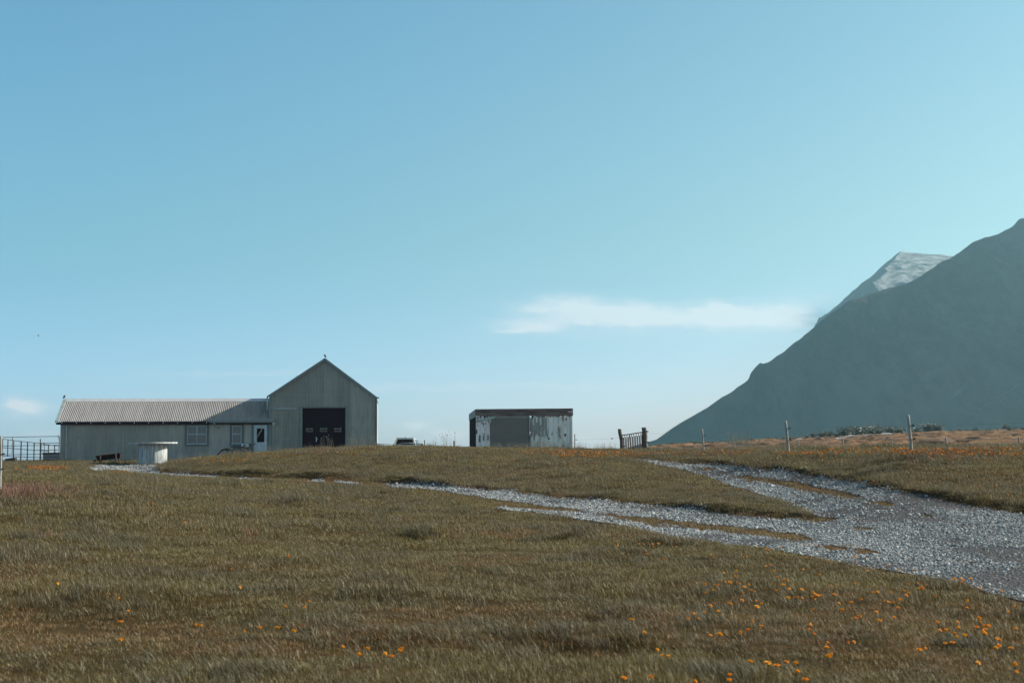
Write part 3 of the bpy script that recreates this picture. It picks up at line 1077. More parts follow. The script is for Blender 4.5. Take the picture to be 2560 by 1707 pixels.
o = scatter('flower_drift', np.array(P5), np.stack([rng.normal(.5, .3, n), rng.normal(0, .3, n), rng.uniform(0, 6.28, n)], 1), np.stack([s_, s_, s_], 1), rng.integers(0, 2, n), proto_collection('drift_kinds', bl))
tag(o, 'dense orange flower drifts along the fence and building crest', 'flowers', kind='stuff')


# ------------------------------------------------------------------ building frames
class Frame:
    def __init__(self, px, py, Y, th, d0=0.0):
        p = W(px, py, Y)
        self.o = Vector((p.x, p.y, p.z))
        self.th = th
        self.ex = Vector((math.cos(th), math.sin(th), 0))
        self.ey = Vector((-math.sin(th), math.cos(th), 0))

    def loc(self, px, py, d=0.0):
        a, b_ = ray(px, py)
        g = Vector((a, 1, 0))
        Y = (d + self.o.dot(self.ey)) / g.dot(self.ey)
        p = Vector((a * Y, Y, ZC + b_ * Y)) - self.o
        return p.dot(self.ex), p.z

    def s(self, px, d=0.0, py=1080):
        return self.loc(px, py, d)[0]

    def h(self, py, d=0.0, px=600):
        return self.loc(px, py, d)[1]


# ------------------------------------------------------------------ barn
B = Frame(809, 1152, 100.0, THETA)
barn = thing('barn', 'tall grey green corrugated barn with pointed gable and dark garage door', 'barn', B.o, THETA)
DEP = 13.0
sL, sRr = B.s(674), B.s(938)
pk, hp = B.loc(812.5, 898)
hL = B.loc(673, 990)[1]
hR = B.loc(941, 993)[1]
tk = lambda s: hL + (hp - hL) * (s - sL) / (pk - sL) if s < pk else hR + (hp - hR) * (sRr - s) / (sRr - pk)
d0, d1 = B.s(755), B.s(864)
hd = B.loc(810, 1019.5)[1]
wall = MB()
G = lambda s: -0.6
wall.corr(sL, d0, G, tk, .094, .016, 0, 6)
wall.corr(d0, d1, lambda s: hd, tk, .094, .016, 0, 6)
wall.corr(d1, sRr, G, tk, .094, .016, 0, 6)
wall.corr(0.0, DEP, G, lambda s: hL, .094, .016, sL, 4, axis=1)
wall.corr(0.0, DEP, G, lambda s: hR, .094, .016, sRr, 4, axis=1)
wall.corr(sL, sRr, G, tk, .094, .016, DEP, 4)
wall.build('wall', M['barn_wall'], barn)
# reveals of the door opening
mb = MB().box(d0 - .02, d0 + .03, .03, .30, -.6, hd).box(d1 - .03, d1 + .02, .03, .30, -.6, hd).box(d0 - .02, d1 + .02, .03, .30, hd, hd + .05)
mb.box(d0 - .16, d0 - .005, -.045, .02, -.6, hd + .06).box(d1 + .005, d1 + .14, -.045, .02, -.6, hd + .06).box(d0 - .16, d1 + .14, -.05, .015, hd + .065, hd + .12)
mb.build('door_surround', M['trim'], barn)
# roof planes: corrugations run down the slope
roof = MB()
ov = .12
for (e_s, e_h, sg) in ((sL - .10, hL - .02, -1), (sRr + .04, hR - .02, 1)):
    n_ = int((DEP + 2 * ov) / .13 * 5)
    vs, fs = [], []
    for i in range(n_ + 1):
        y = -ov + (DEP + 2 * ov) * i / n_
        o_ = .018 * math.sin(2 * PI * y / .13) + .05
        vs += [(pk, y, hp + .02 + o_), (e_s, y, e_h + o_ + .02)]
    for i in range(n_):
        a_ = 2 * i
        fs.append((a_, a_ + 1, a_ + 3, a_ + 2))
    roof.add(vs, fs)
roof.build('roof', M['barn_roof'], barn)
# rake flashings along the gable edge
fl = MB()
for (p0, p1) in (((pk, hp + .09), (sL - .12, hL + .05)), ((pk, hp + .09), (sRr + .19, hR - .03))):
    dx, dz = p1[0] - p0[0], p1[1] - p0[1]
    L_ = math.hypot(dx, dz)
    nx, nz = dz / L_, -dx / L_
    if nz > 0:
        nx, nz = -nx, -nz
    w_ = .16
    fl.prism([p0, p1, (p1[0] + nx * w_, p1[1] + nz * w_), (p0[0] + nx * w_, p0[1] + nz * w_)], -.16, -.03)
fl.build('bargeboard', M['trim'], barn)
# corner flashings
MB().box(sRr - .03, sRr + .13, -.05, .10, -.6, hR + .02).build('corner_flashing', M['board'], barn, label='dark dented corner flashing')
MB().box(sL - .05, sL + .10, -.045, .08, -.6, hL - .01).build('corner_flashing', M['trim'], barn)
# eave gutter end at the right
MB().tube([(sRr + .21, -.16, hR - .04), (sRr + .21, .06, hR - .04)], .06, 8).build('gutter', M['pale_trim'], barn)
dp = MB().tube([(sL - .17, -.05, hL + .0), (sL - .17, -.05, hL - .95)], .055, 10)
dp.tube([(sL - .05, -.05, hL + .02), (sL - .17, -.05, hL - .02)], .06, 8)
dp.build('downpipe', M['pale_trim'], barn, smooth=True)
# sliding rail over the walled-up opening
r0, r1 = B.s(685), B.s(741)
hr = B.loc(710, 1021.5)[1]
rl = MB().box(r0, r1, -.10, -.03, hr - .045, hr + .045)
for i in range(8):
    s_ = r0 + (r1 - r0) * (i + .5) / 8
    rl.box(s_ - .03, s_ + .03, -.09, -.02, hr + .045, hr + .09)
rl.build('door_rail', M['pale_trim'], barn)
# garage door
gd = MB()
seams = [hd] + [B.loc(809, q)[1] for q in (1034, 1047.5, 1061, 1074, 1087, 1100, 1113, 1126, 1140)] + [-.6]
for i in range(len(seams) - 1):
    gd.box(d0 + .03, d1 - .03, .14, .19, seams[i + 1] + .012, seams[i] - .004)
gd.box(d0 + .03, d1 - .03, .19, .22, -.6, hd - .001)
gdoor = gd.build('garage_door', M['door_dark'], barn)
i0, i1 = B.s(787.6), B.s(829.8)
hi = B.loc(809, 1040.5)[1]
wk = MB().box(i0, i0 + .03, .125, .138, -.5, hi).box(i1 - .03, i1, .125, .138, -.5, hi).box(i0 + .03, i1 - .03, .125, .138, hi - .03, hi)
wk.build('wicket_door', M['black'], gdoor, label='small walk-through door outlined in the garage door')
for (a_, b_) in ((763, 783.5), (798, 819), (834, 854.7)):
    w0, w1 = B.s(a_), B.s(b_)
    z0, z1 = B.loc(809, 1080.7)[1], B.loc(809, 1067.5)[1]
    wf = MB().box(w0, w1, .105, .137, z1 - .05, z1).box(w0, w1, .105, .137, z0, z0 + .05).box(w0, w0 + .05, .105, .137, z0 + .05, z1 - .05).box(w1 - .05, w1, .105, .137, z0 + .05, z1 - .05)
    f_ = wf.build('window', M['black'], gdoor)
    # each pane is a slightly bulged sheet so that it reflects unevenly
    pv, pf = [], []
    for iz in range(7):
        for ix in range(9):
            u_, v_ = ix / 8, iz / 6
            bul = .020 * math.sin(PI * u_) * math.sin(2 * PI * v_ + .6) + .010 * math.cos(5 * u_ + a_)
            pv.append((w0 + .05 + (w1 - w0 - .1) * u_, .120 + bul * .4, z0 + .05 + (z1 - z0 - .1) * v_))
    for iz in range(6):
        for ix in range(8):
            q = iz * 9 + ix
            pf.append((q, q + 1, q + 10, q + 9))
    MB().add(pv, pf).build('pane', M['door_glass'], gdoor, smooth=True)
hs, hz = B.loc(790.3, 1098)
hn = MB().box(hs - .02, hs + .03, .09, .123, hz - .17, hz + .16).tube([(hs + .005, .08, hz + .04), (hs + .13, .075, hz + .04)], .016, 8)
hn.build('handle', M['white'], gdoor)

# ------------------------------------------------------------------ long low outbuilding
S0 = B.s(400)
L = Frame(400, 1153, 100.0, THETA)
L.o = B.o + B.ex * S0 + Vector((0, 0, B.loc(400, 1154)[1]))
low = thing('outbuilding', 'long low corrugated outbuilding with pale striped metal roof beside the barn', 'outbuilding', L.o, THETA)
dE, dRd = -.34, 2.05
s0w, s1w = L.s(151), L.s(673)
se0 = L.loc(139, 1053.5, dE)[0]
se1 = L.loc(686, 1053, dE)[0]
hE = L.loc(300, 1053.5, dE)[1]
hRg = L.loc(400, 998, dRd)[1]
sr0 = L.loc(160, 998, dRd)[0]
hw = L.loc(300, 1057)[1] + .05
wl = MB()
wl.corr(s0w, s1w, lambda s: -.5, lambda s: hw, .094, .015, 0.0, 6)
wl.corr(0.0, 2 * dRd, lambda s: -.5, lambda s: hw + max(0, (hRg - hE) * (1 - abs(s - dRd) / (dRd - dE)) - .12), .094, .015, s0w, 4, axis=1)
wl.corr(s0w, s1w, lambda s: -.5, lambda s: hw, .094, .015, 2 * dRd, 4)
wl.build('wall', M['shed_wall'], low)
# corrugated roof
rf = MB()
pit = .125
n_ = int((se1 - se0) / pit * 6)
vs, fs = [], []
for i in range(n_ + 1):
    s_ = se0 + (se1 - se0) * i / n_
    sT = sr0 + (se1 - sr0) * i / n_
    if s_ > L.s(670):
        pass
    o_ = .030 * math.sin(2 * PI * s_ / pit)
    vs += [(s_, dE, hE + o_), (sT, dRd, hRg + o_), (sT, 2 * dRd - dE, hE + o_)]
for i in range(n_):
    a_ = 3 * i
    fs += [(a_, a_ + 3, a_ + 4, a_ + 1), (a_ + 1, a_ + 4, a_ + 5, a_ + 2)]
# the sheet stops at the barn wall except for the eave that runs past the corner
keepf = []
barn_edge = L.s(675)
for f in fs:
    cs = sum(vs[q][0] for q in f) / 4
    if cs < barn_edge - .02:
        keepf.append(f)
rf.add(vs, keepf)
# strip of eave in front of the barn corner
n2_ = int((se1 - barn_edge) / pit * 6)
vs2, fs2 = [], []
for i in range(n2_ + 1):
    s_ = barn_edge - .02 + (se1 - barn_edge + .02) * i / n2_
    o_ = .024 * math.sin(2 * PI * s_ / pit)
    kk = (-.06 - dE) / (dRd - dE)
    vs2 += [(s_, dE, hE + o_), (s_, -.06, hE + (hRg - hE) * kk + o_)]
for i in range(n2_):
    a_ = 2 * i
    fs2.append((a_, a_ + 2, a_ + 3, a_ + 1))
rf.add(vs2, fs2)
rf.build('roof', M['roof'], low)
rc = MB()
rc.add([(sr0 - .05, dRd - .28, hRg - .05 - .12), (barn_edge - .03, dRd - .28, hRg - .17), (barn_edge - .03, dRd, hRg + .055), (sr0 - .05, dRd, hRg + .055), (sr0 - .05, dRd + .28, hRg - .17), (barn_edge - .03, dRd + .28, hRg - .17)],
       [(0, 1, 2, 3), (3, 2, 5, 4)])
rc.build('ridge_cap', M['ridge'], low)
# gable verge strip at the left end
vd = (hRg - hE) / (dRd - dE)
vg = MB()
for sgn in (0, 1):
    y0, y1 = (dE, dRd) if sgn == 0 else (2 * dRd - dE, dRd)
    a0, a1 = se0 - .04, sr0 - .04
    vg.add([(a0, y0, hE + .05), (a0 + .24, y0, hE + .05), (a1 + .24, y1, hRg + .05), (a1, y1, hRg + .05), (a0, y0, hE - .14), (a1, y1, hRg - .14)], [(0, 1, 2, 3), (0, 3, 5, 4)])
vg.build('verge_board', M['pale_trim'], low, label='chipped white verge board at the left gable end')
fb = MB().box(se0 + .02, se1 - .02, dE + .06, dE + .10, hE - .20, hE - .03).box(s0w + .02, s1w - .02, dE + .10, -.04, hE - .20, hE - .17)
fb.build('fascia', M['fascia'], low)
ck_ = MB()
for i in range(11):
    s_ = L.s(154 + i * 36.2, dE)
    ck_.box(s_ - .022, s_ + .022, dE + .02, dE + .058, hE - .13, hE - .02)
ck_.build('rafter_clip', M['white'], low)
# gutter on the right half
g0 = L.loc(523, 1055, dE)[0]
g1 = L.loc(686, 1055, dE)[0]
gt = MB()
prof = [(-.075, .05), (-.07, -.02), (-.03, -.065), (.03, -.065), (.055, -.03), (.055, .05)]
vs = [(s_, dE - .05 + p[0], hE - .055 + p[1]) for s_ in (g0, g1) for p in prof]
gt.add(vs, [(i, i + 1, i + 7, i + 6) for i in range(5)])
gut = gt.build('gutter', M['trim'], low)
gx = L.loc(536, 1058, dE)[0]
sp = MB().tube([(gx, dE - .05, hE - .10), (gx, dE - .05, hE - .24), (gx + .02, dE + .02, hE - .32), (gx + .36, dE + .12, hE - .46)], [.10, .05, .048, .046], 10)
sp.build('downspout', M['trim'], gut, smooth=True)
# wall pipe at the left
px_ = L.s(167)
MB().tube([(px_, -.07, -.4), (px_, -.07, hw - .2)], .05, 8).box(px_ - .08, px_ + .08, -.09, -.02, 1.2, 1.25).build('wall_pipe', M['pale_trim'], low, smooth=False)


def window(px0, px1, py0, py1, bx0, bx1, cols):
    a0, a1 = L.s(px0), L.s(px1)
    z1, z0 = L.loc(px0, py0)[1], L.loc(px0, py1)[1]
    w = thing_child('window', low)
    bo = MB().box(L.s(bx0), L.s(bx1), -.04, .0, z0 - .12, z1 + .10).build('window', M['board'], low, label='%s white framed window with dusty panes' % ('four pane' if cols == 2 else 'narrow two pane'))
    fr = MB()
    tt = .055
    fr.box(a0, a0 + tt, -.085, -.042, z0, z1).box(a1 - tt, a1, -.085, -.042, z0, z1)
    fr.box(a0 + tt, a1 - tt, -.085, -.042, z1 - tt, z1).box(a0 + tt, a1 - tt, -.085, -.042, z0, z0 + tt)
    fr.box(a0 - .05, a1 + .05, -.12, -.087, z0 - .04, z0 + .02)
    zt = z0 + (z1 - z0) * .53
    fr.box(a0 + tt, a1 - tt, -.10, -.045, zt - .045, zt + .045)
    if cols == 2:
        c_ = (a0 + a1) / 2
        fr.box(c_ - .05, c_ + .05, -.095, -.05, zt + .045, z1 - tt).box(c_ - .025, c_ + .025, -.095, -.05, z0 + tt, zt - .045)
    fr.build('frame', M['frame_white'], bo)
    MB().box(a0 + .02, a1 - .02, -.052, -.044, z0 + .02, z1 - .02).build('pane', M['boarded_pane'], bo)


def thing_child(name, parent):
    return None


window(468, 517.4, 1063.6, 1110, 462.6, 522, 2)
window(580.5, 604, 1063.6, 1108.8, 575, 610, 1)
# boarded patch left of the windows
# white door
a0, a1 = L.s(635), L.s(667.5)
zt = L.loc(650, 1062)[1]
bo = MB().box(L.s(629), a0, -.05, .0, -.4, zt + .06).box(a1, L.s(673), -.05, .0, -.4, zt + .06).box(a0, a1, -.05, .0, zt, zt + .06)
bo.build('door_surround', M['board'], low)
ga0, ga1 = L.s(642.3), L.s(661.2)
gz0, gz1 = L.loc(650, 1105)[1], L.loc(650, 1070.7)[1]
dr = MB().box(a0, ga0, -.075, -.02, -.35, zt).box(ga1, a1, -.075, -.02, -.35, zt).box(ga0, ga1, -.075, -.02, gz1, zt).box(ga0, ga1, -.075, -.02, -.35, gz0)
door = dr.build('door', M['door_white'], low, label='white door with one dark glass pane')
MB().box(ga0, ga1, -.050, -.045, gz0, gz1).build('pane', M['dark_glass'], door)
# pale torn curtain strip behind the glass
cv = MB()
cpts = [(ga0 + .02, gz0 + .38), (ga0 + .14, gz0 + .62), (ga0 + .30, gz0 + .86), (ga0 + .38, gz1 - .01), (ga0 + .43, gz1 - .01), (ga0 + .34, gz0 + .82), (ga0 + .20, gz0 + .56), (ga0 + .03, gz0 + .30)]
cv.prism(cpts, -.058, -.054)
cv.build('curtain', M['post_wood'], door)
h0 = L.s(637.2)
z_ = L.loc(640, 1108.5)[1]
MB().box(h0 - .04, h0 + .03, -.10, -.076, z_ - .07, z_ + .03).tube([(h0, -.115, z_), (h0 + .12, -.115, z_)], .016, 8).box(h0 - .03, h0 + .03, -.09, -.076, z_ + .12, z_ + .18).build('handle', M['black'], door)
# round yard lamp under the eave end
ls, lz = L.loc(684.5, 1058, -.2)
lamp = MB().lathe([(.10, -.03), (.11, .0), (.10, .05), (.05, .07)], 16)
lamp.v = [(ls + x, -.42 - z, lz + y - .06) for x, y, z in lamp.v]
lo = lamp.build('wall_lamp', M['white'], low, smooth=True)
lm = MB().lathe([(.001, 0), (.055, 0.0), (.06, .02)], 14)
lm.v = [(ls + x, -.445 - z * .3, lz + y - .06) for x, y, z in lm.v]
lm.build('lens', M['black'], lo)

# things standing along that wall
# shelf with an old microwave oven
a0, a1 = L.s(598, -.3), L.s(625.5, -.3)
zs = L.loc(610, 1117.5, -.3)[1]
p = L.o + L.ex * a0 + L.ey * 0
sh = thing('wall_bench', 'narrow grey wall bench with backboard under the small window', 'bench', L.o + L.ex * (a0 + a1) / 2, THETA)
w2 = (a1 - a0) / 2
MB().box(-w2, w2, -.5, -.06, zs - .03, zs).build('shelf', M['board'], sh)
MB().box(-w2 - .06, w2 + .12, -.058, -.022, zs + .004, zs + .27).build('backboard', M['board'], sh)
for q in (-w2 + .05, -.1, w2 - .1):
    MB().box(q, q + .04, -.46, -.40, -.4, zs - .03).build('leg', M['board'], sh)
m0, m1 = L.s(604, -.4), L.s(620.8, -.4)
mw = thing('microwave_oven', 'white microwave oven left outside on the wall bench', 'microwave', L.o + L.ex * (m0 + m1) / 2 + Vector((0, 0, zs)), THETA)
q = (m1 - m0) / 2
bevel(MB().box(-q, q, -.42, -.10, .012, .235).build('body', M['white'], mw), .01)
MB().box(-q + .10, q - .13, -.426, -.421, .05, .195).build('window', M['boarded_pane'], mw)
MB().box(q - .075, q - .06, -.426, -.421, .02, .225).build('control_panel', M['black'], mw)
bs = thing('basin', 'white stone basin on the ground below the wall bench', 'basin', L.o + L.ex * (a0 + a1) / 2, THETA)
zb = L.loc(610, 1131.5, -.8)[1]
MB().prism([(-w2, -.5), (w2, -.5), (w2 + .03, zb), (w2 - .05, zb), (w2 - .1, zb - .1), (-w2 + .1, zb - .1), (-w2 + .05, zb), (-w2 - .03, zb)], -1.0, -.62).build('bowl', M['frame_white'], bs)
tp = MB().tube([(.02, -.57, zb - .3), (.02, -.57, zb + .38), (.0, -.60, zb + .42), (-.16, -.62, zb + .42), (-.19, -.64, zb + .36)], .022, 8).tube([(.02, -.57, zb + .05), (.05, -.58, zb + .2)], .05, 8)
tp.build('tap', M['black'], bs)
# slatted pallet
c0, c1 = L.s(577, -.25), L.s(597, -.25)
pl = thing('pallet', 'slatted wooden pallet leaning on the wall beside the bench', 'pallet', L.o + L.ex * (c0 + c1) / 2 + L.ey * -.12, THETA)
zz1 = L.loc(585, 1113, -.2)[1]
q = (c1 - c0) / 2
sl = MB()
for i in range(8):
    x_ = -q + (2 * q) * i / 8
    sl.box(x_, x_ + .045, -.10, -.075, -.3, zz1)
sl.build('slats', M['board'], pl)
MB().box(-q, q, -.07, -.02, zz1 - .16, zz1 - .06).box(-q, q, -.07, -.02, .1, .2).build('backing', M['fascia'], pl)

# ------------------------------------------------------------------ container shed
TC = R(10.6)
Cn = Frame(1190, 1140, 89.0, TC)
cont = thing('container_shed', 'pale rusty container shed with sloping roof and large grey shutter', 'container', Cn.o, TC)
c1_ = Cn.s(1430, 0, 1060)
CD = 2.44
zt0 = Cn.loc(1192, 1037)[1]
zt1 = Cn.loc(1430, 1037)[1]
cb = -.7
p0, p1 = Cn.s(1225), Cn.s(1326)


def rib(mb, a, b_, top, pitch, dep):
    s_ = a
    vs_, fs_ = [], []
    prof = [(0, 0), (.28, 0), (.42, 1), (.78, 1), (.92, 0)]
    while s_ < b_ - .01:
        for f_, d_ in prof:
            q_ = min(s_ + f_ * pitch, b_)
            vs_ += [(q_, dep * d_, cb), (q_, dep * d_, top)]
        s_ += pitch
    vs_ += [(b_, 0, cb), (b_, 0, top)]
    for i in range(len(vs_) // 2 - 1):
        a_ = 2 * i
        fs_.append((a_, a_ + 2, a_ + 3, a_ + 1))
    mb.add(vs_, fs_)


w1 = MB()
rib(w1, p1 + .05, c1_, zt0 - .02, .30, .035)
w1.box(c1_ - .10, c1_ + .02, -.02, .10, cb, zt0 - .02)
w1.box(.02, c1_, CD - .02, CD + .02, cb, zt0 - .1)
w1.box(c1_ - .03, c1_, .1, CD, cb, zt0 - .1)
w1.build('wall', M['cont_wall'], cont, label='pale blue grey ribbed wall streaked with rust')
w2_ = MB()
rib(w2_, .0, p0, zt0 - .02, .36, .03)
w2_.build('wall', M['cont_left'], cont, label='white ribbed wall with rust holes at the left')
sl = MB()
for (fx, fz, wd, ht) in ((1199.5, 1096, .06, .42), (1209.5, 1096, .045, .28), (1220, 1094, .06, .32), (1192, 1079, .07, .26), (1214.5, 1058.5, .04, .09), (1204.5, 1055, .03, .09), (1194.5, 1063, .03, .07), (1209, 1091, .04, .05), (1204.5, 1090, .03, .04),
                         (1202, 1042, .07, .14), (1212, 1042, .10, .12), (1218, 1041, .07, .10), (1194, 1045, .1, .08), (1372, 1096, .10, .10), (1407.5, 1045.5, .07, .06), (1415.5, 1048, .05, .16), (1413, 1063, .05, .05), (1413, 1087, .10, .16), (1331.5, 1042, .08, .13), (1341, 1040, .05, .07),
                         (1350, 1040, .05, .07), (1376, 1040.5, .05, .08), (1384.5, 1039.5, .05, .06), (1397, 1040, .05, .06), (1423, 1040, .07, .06), (1380, 1084, .03, .2)):
    s_, z_ = Cn.loc(fx, fz)
    sl.box(s_ - wd / 2, s_ + wd / 2, -.014, -.004, z_ - ht / 2, z_ + ht / 2)
sl.build('rust_hole', M['end_boards'], cont)
# grey camouflage strips brushed on the ribs
gs = MB()
for (fx, y0, y1) in ((1329.5, 1043, 1092), (1333.5, 1062, 1079), (1338, 1044, 1090), (1342, 1056, 1085), (1347, 1041, 1089), (1351, 1062, 1080), (1356, 1041, 1091.5), (1359.8, 1047, 1075.5), (1365, 1044, 1089), (1360, 1039, 1042), (1394, 1038.5, 1042)):
    s_, za = Cn.loc(fx, y0)
    zb_ = Cn.loc(fx, y1)[1]
    gs.box(s_ - .055, s_ + .055, -.010, -.003, zb_, za)
gs.build('paint_strip', M['cont_grey'], cont, label='grey vertical paint strips of uneven length')
# shutter
zsT = Cn.loc(1280, 1044)[1]
sh = MB().box(p0 + .02, p1 - .06, -.03, .03, cb, zsT)
for i in range(6):
    x_ = p0 + .02 + (p1 - p0 - .08) * (i + 1) / 7
    sh.box(x_ - .006, x_ + .006, -.034, -.0305, cb, zsT - .02)
sh.build('shutter', M['cont_panel'], cont, label='large plain grey shutter')
li = MB().box(p0 - .02, p1 - .03, -.06, .02, zsT + .003, zt0 - .02)
li.build('lintel', M['cont_lintel'], cont)
# flaking torn edge at the shutter's top left
tr_ = MB()
tr_.prism([(Cn.s(1190.5), Cn.loc(1190, 1049)[1]), (Cn.s(1205), Cn.loc(1205, 1047)[1]), (Cn.s(1222), Cn.loc(1222, 1042)[1]), (Cn.s(1238), Cn.loc(1238, 1041)[1]), (Cn.s(1236), Cn.loc(1236, 1044.5)[1]), (Cn.s(1227), Cn.loc(1227, 1048)[1]), (Cn.s(1227), Cn.loc(1227, 1057)[1]),
           (Cn.s(1224.5), Cn.loc(1224, 1057)[1]), (Cn.s(1222), Cn.loc(1222, 1048)[1]), (Cn.s(1205), Cn.loc(1205, 1053)[1]), (Cn.s(1190.5), Cn.loc(1190, 1056)[1])], -.075, -.062)
tr_.build('torn_panel', M['pale_trim'], cont)
MB().tube([(p1 - .01, -.06, cb), (p1 - .015, -.06, zsT - 1.1), (p1 - .05, -.06, zsT - 1.15), (p1 - .06, -.06, zt0 - .1), (p1 - .12, -.06, zt0 - .04)], .035, 8).build('drainpipe', M['white'], cont, smooth=True)
# left end: dark boards
eb = MB()
for i in range(9):
    y0 = .05 + i * (CD - .05) / 9
    eb.box(-.03 - .02 * (i % 2), .03, y0 + .005, y0 + (CD - .05) / 9 - .012, cb, zt0 - .06 - .02 * i)
eb.box(-.02, .03, .02, CD, cb, zt0 - .25)
eb.build('end_wall', M['end_boards'], cont, label='dark rusty end wall of upright boards')
# roof: front fascia of planks and a slab falling to the back
zf0, zf1 = Cn.loc(1191, 1022.5, -.10)[1], Cn.loc(1430, 1020.3, -.10)[1]
a_, b_ = -.02, c1_ + .05
zl = zt0
fz_ = MB()
for (f0, f1, yo) in ((-.12, .48, .0), (.52, .74, .025), (.76, 1.0, -.02)):
    fz_.add([(a_, -.10 - yo, zl + (zf0 - zl) * f0), (b_, -.10 - yo, zl + (zf1 - zl) * f0), (b_, -.10 - yo, zl + (zf1 - zl) * f1), (a_, -.10 - yo, zl + (zf0 - zl) * f1),
             (a_, -.04 - yo, zl + (zf0 - zl) * f0), (b_, -.04 - yo, zl + (zf1 - zl) * f0), (b_, -.04 - yo, zl + (zf1 - zl) * f1), (a_, -.04 - yo, zl + (zf0 - zl) * f1)],
            [(0, 1, 2, 3), (7, 6, 5, 4), (0, 4, 5, 1), (3, 2, 6, 7), (1, 5, 6, 2), (0, 3, 7, 4)])
fz_.build('fascia', M['fascia_wood'], cont, label='weathered brown plank fascia along the roof front')
zbk = Cn.loc(1175.5, 1035, CD)[1]
dzb = zf0 - zbk
rs = MB()
rs.add([(a_ - .03, -.03, zf0 - .01), (b_, -.03, zf1 - .01), (b_, CD + .1, zf1 - dzb), (a_ - .03, CD + .1, zbk), (a_ - .03, -.03, zf0 - .05), (b_, -.03, zf1 - .05), (b_, CD + .1, zf1 - dzb - .04), (a_ - .03, CD + .1, zbk - .04)],
       [(0, 1, 2, 3), (7, 6, 5, 4), (0, 4, 5, 1), (3, 2, 6, 7), (1, 5, 6, 2), (0, 3, 7, 4)])
rs.build('roof', M['barn_roof'], cont)
ef = MB().add([(-.055, -.02, zf0 - .055), (-.055, CD + .05, zbk - .045), (-.055, CD + .05, zt0 - .30), (-.055, -.02, zt0 - .12), (-.02, -.02, zf0 - .055), (-.02, CD + .05, zbk - .045), (-.02, CD + .05, zt0 - .30), (-.02, -.02, zt0 - .12)],
              [(0, 1, 2, 3), (7, 6, 5, 4), (0, 4, 5, 1), (3, 2, 6, 7), (1, 5, 6, 2), (0, 3, 7, 4)])
ef.build('end_fascia', M['trim'], cont)

# ------------------------------------------------------------------ cable drum table
x, y = W(382, 1150, 90.0).x, 90.0
zb = W(395, 1158, 90.0).z - .05
drum = thing('cable_drum', 'big white wooden cable drum stood up like a table before the outbuilding', 'cable drum', (x, y, zb))
rD = 119.4 / 2 / FPX * 90
rC = 69.5 / 2 / FPX * 90
hD = W(382, 1107.5, 90).z - zb
core = MB()
NB = 26
for i in range(NB):
    t0_, t1_ = 2 * PI * (i + .035) / NB, 2 * PI * (i + .965) / NB
    o_ = random.uniform(-.012, .012)
    r1_ = rC + o_
    ps = [(r1_ * math.cos(t0_), r1_ * math.sin(t0_)), (r1_ * math.cos(t1_), r1_ * math.sin(t1_)), ((rC - .06) * math.cos(t1_), (rC - .06) * math.sin(t1_)), ((rC - .06) * math.cos(t0_), (rC - .06) * math.sin(t0_))]
    zz = random.uniform(-.03, .02)
    core.add([(p[0], p[1], -.1) for p in ps] + [(p[0], p[1], hD - .05) for p in ps], [(0, 1, 5, 4), (1, 2, 6, 5), (2, 3, 7, 6), (3, 0, 4, 7), (4, 5, 6, 7)])
core.lathe([(rC - .05, -.1), (rC - .05, hD - .05)], 26)
core.build('core', M['white_wood'], drum)
ds = MB().lathe([(.0, -.05), (rD - .01, -.05), (rD, -.04), (rD, .035), (rD - .02, .05), (.0, .05)], 48)
tl = Matrix.Rotation(R(-.7), 4, 'Y') @ Matrix.Rotation(R(.6), 4, 'X')
ds.v = [tuple(tl @ Vector(p) + Vector((0, 0, hD))) for p in ds.v]
top = ds.build('top_disc', M['white_wood'], drum)
bt = MB()
for i in range(9):
    t_ = 2 * PI * i / 9 + .2
    q = tl @ Vector((rC * .95 * math.cos(t_), rC * .95 * math.sin(t_), .05)) + Vector((0, 0, hD))
    bt.lathe([(.03, 0), (.03, .03), (.0, .035)], 8, q)
bt.build('bolt', M['rusty'], top)

# ------------------------------------------------------------------ feeding trough
T = Frame(271, 1158, 91.5, R(8))
tg = thing('feed_trough', 'dark red feeding trough standing tilted on splayed legs by the gravel', 'trough', T.o, R(8))
bl_, br_ = T.loc(241, 1146), T.loc(302, 1139)
ang = math.atan2(br_[1] - bl_[1], br_[0] - bl_[0])
cx_, cz_ = (bl_[0] + br_[0]) / 2, (bl_[1] + br_[1]) / 2
Mt = Matrix.Translation((cx_, 0, cz_)) @ Matrix.Rotation(-ang, 4, 'Y')
Lh = math.hypot(br_[0] - bl_[0], br_[1] - bl_[1]) / 2
tb = MB()
# hollow tapered box
o_ = [(-Lh, -.28, .15), (Lh, -.28, .15), (Lh, .28, .15), (-Lh, .28, .15), (-Lh + .10, -.19, -.15), (Lh - .05, -.19, -.15), (Lh - .05, .19, -.15), (-Lh + .10, .19, -.15),
      (-Lh + .05, -.23, .15), (Lh - .05, -.23, .15), (Lh - .05, .23, .15), (-Lh + .05, .23, .15), (-Lh + .14, -.15, -.10), (Lh - .1, -.15, -.10), (Lh - .1, .15, -.10), (-Lh + .14, .15, -.10)]
tb.add([Mt @ Vector(p) for p in o_], [(0, 4, 5, 1), (1, 5, 6, 2), (2, 6, 7, 3), (3, 7, 4, 0), (4, 7, 6, 5), (0, 1, 9, 8), (1, 2, 10, 9), (2, 3, 11, 10), (3, 0, 8, 11), (8, 9, 13, 12), (9, 10, 14, 13), (10, 11, 15, 14), (11, 8, 12, 15), (12, 13, 14, 15)])
tb.build('basin', M['trough'], tg)
MB().tube([Mt @ Vector((-Lh, -.285, .16)), Mt @ Vector((Lh, -.285, .16))], .022, 8).tube([Mt @ Vector((-Lh, .285, .16)), Mt @ Vector((Lh, .285, .16))], .022, 8).build('rim', M['rusty'], tg)
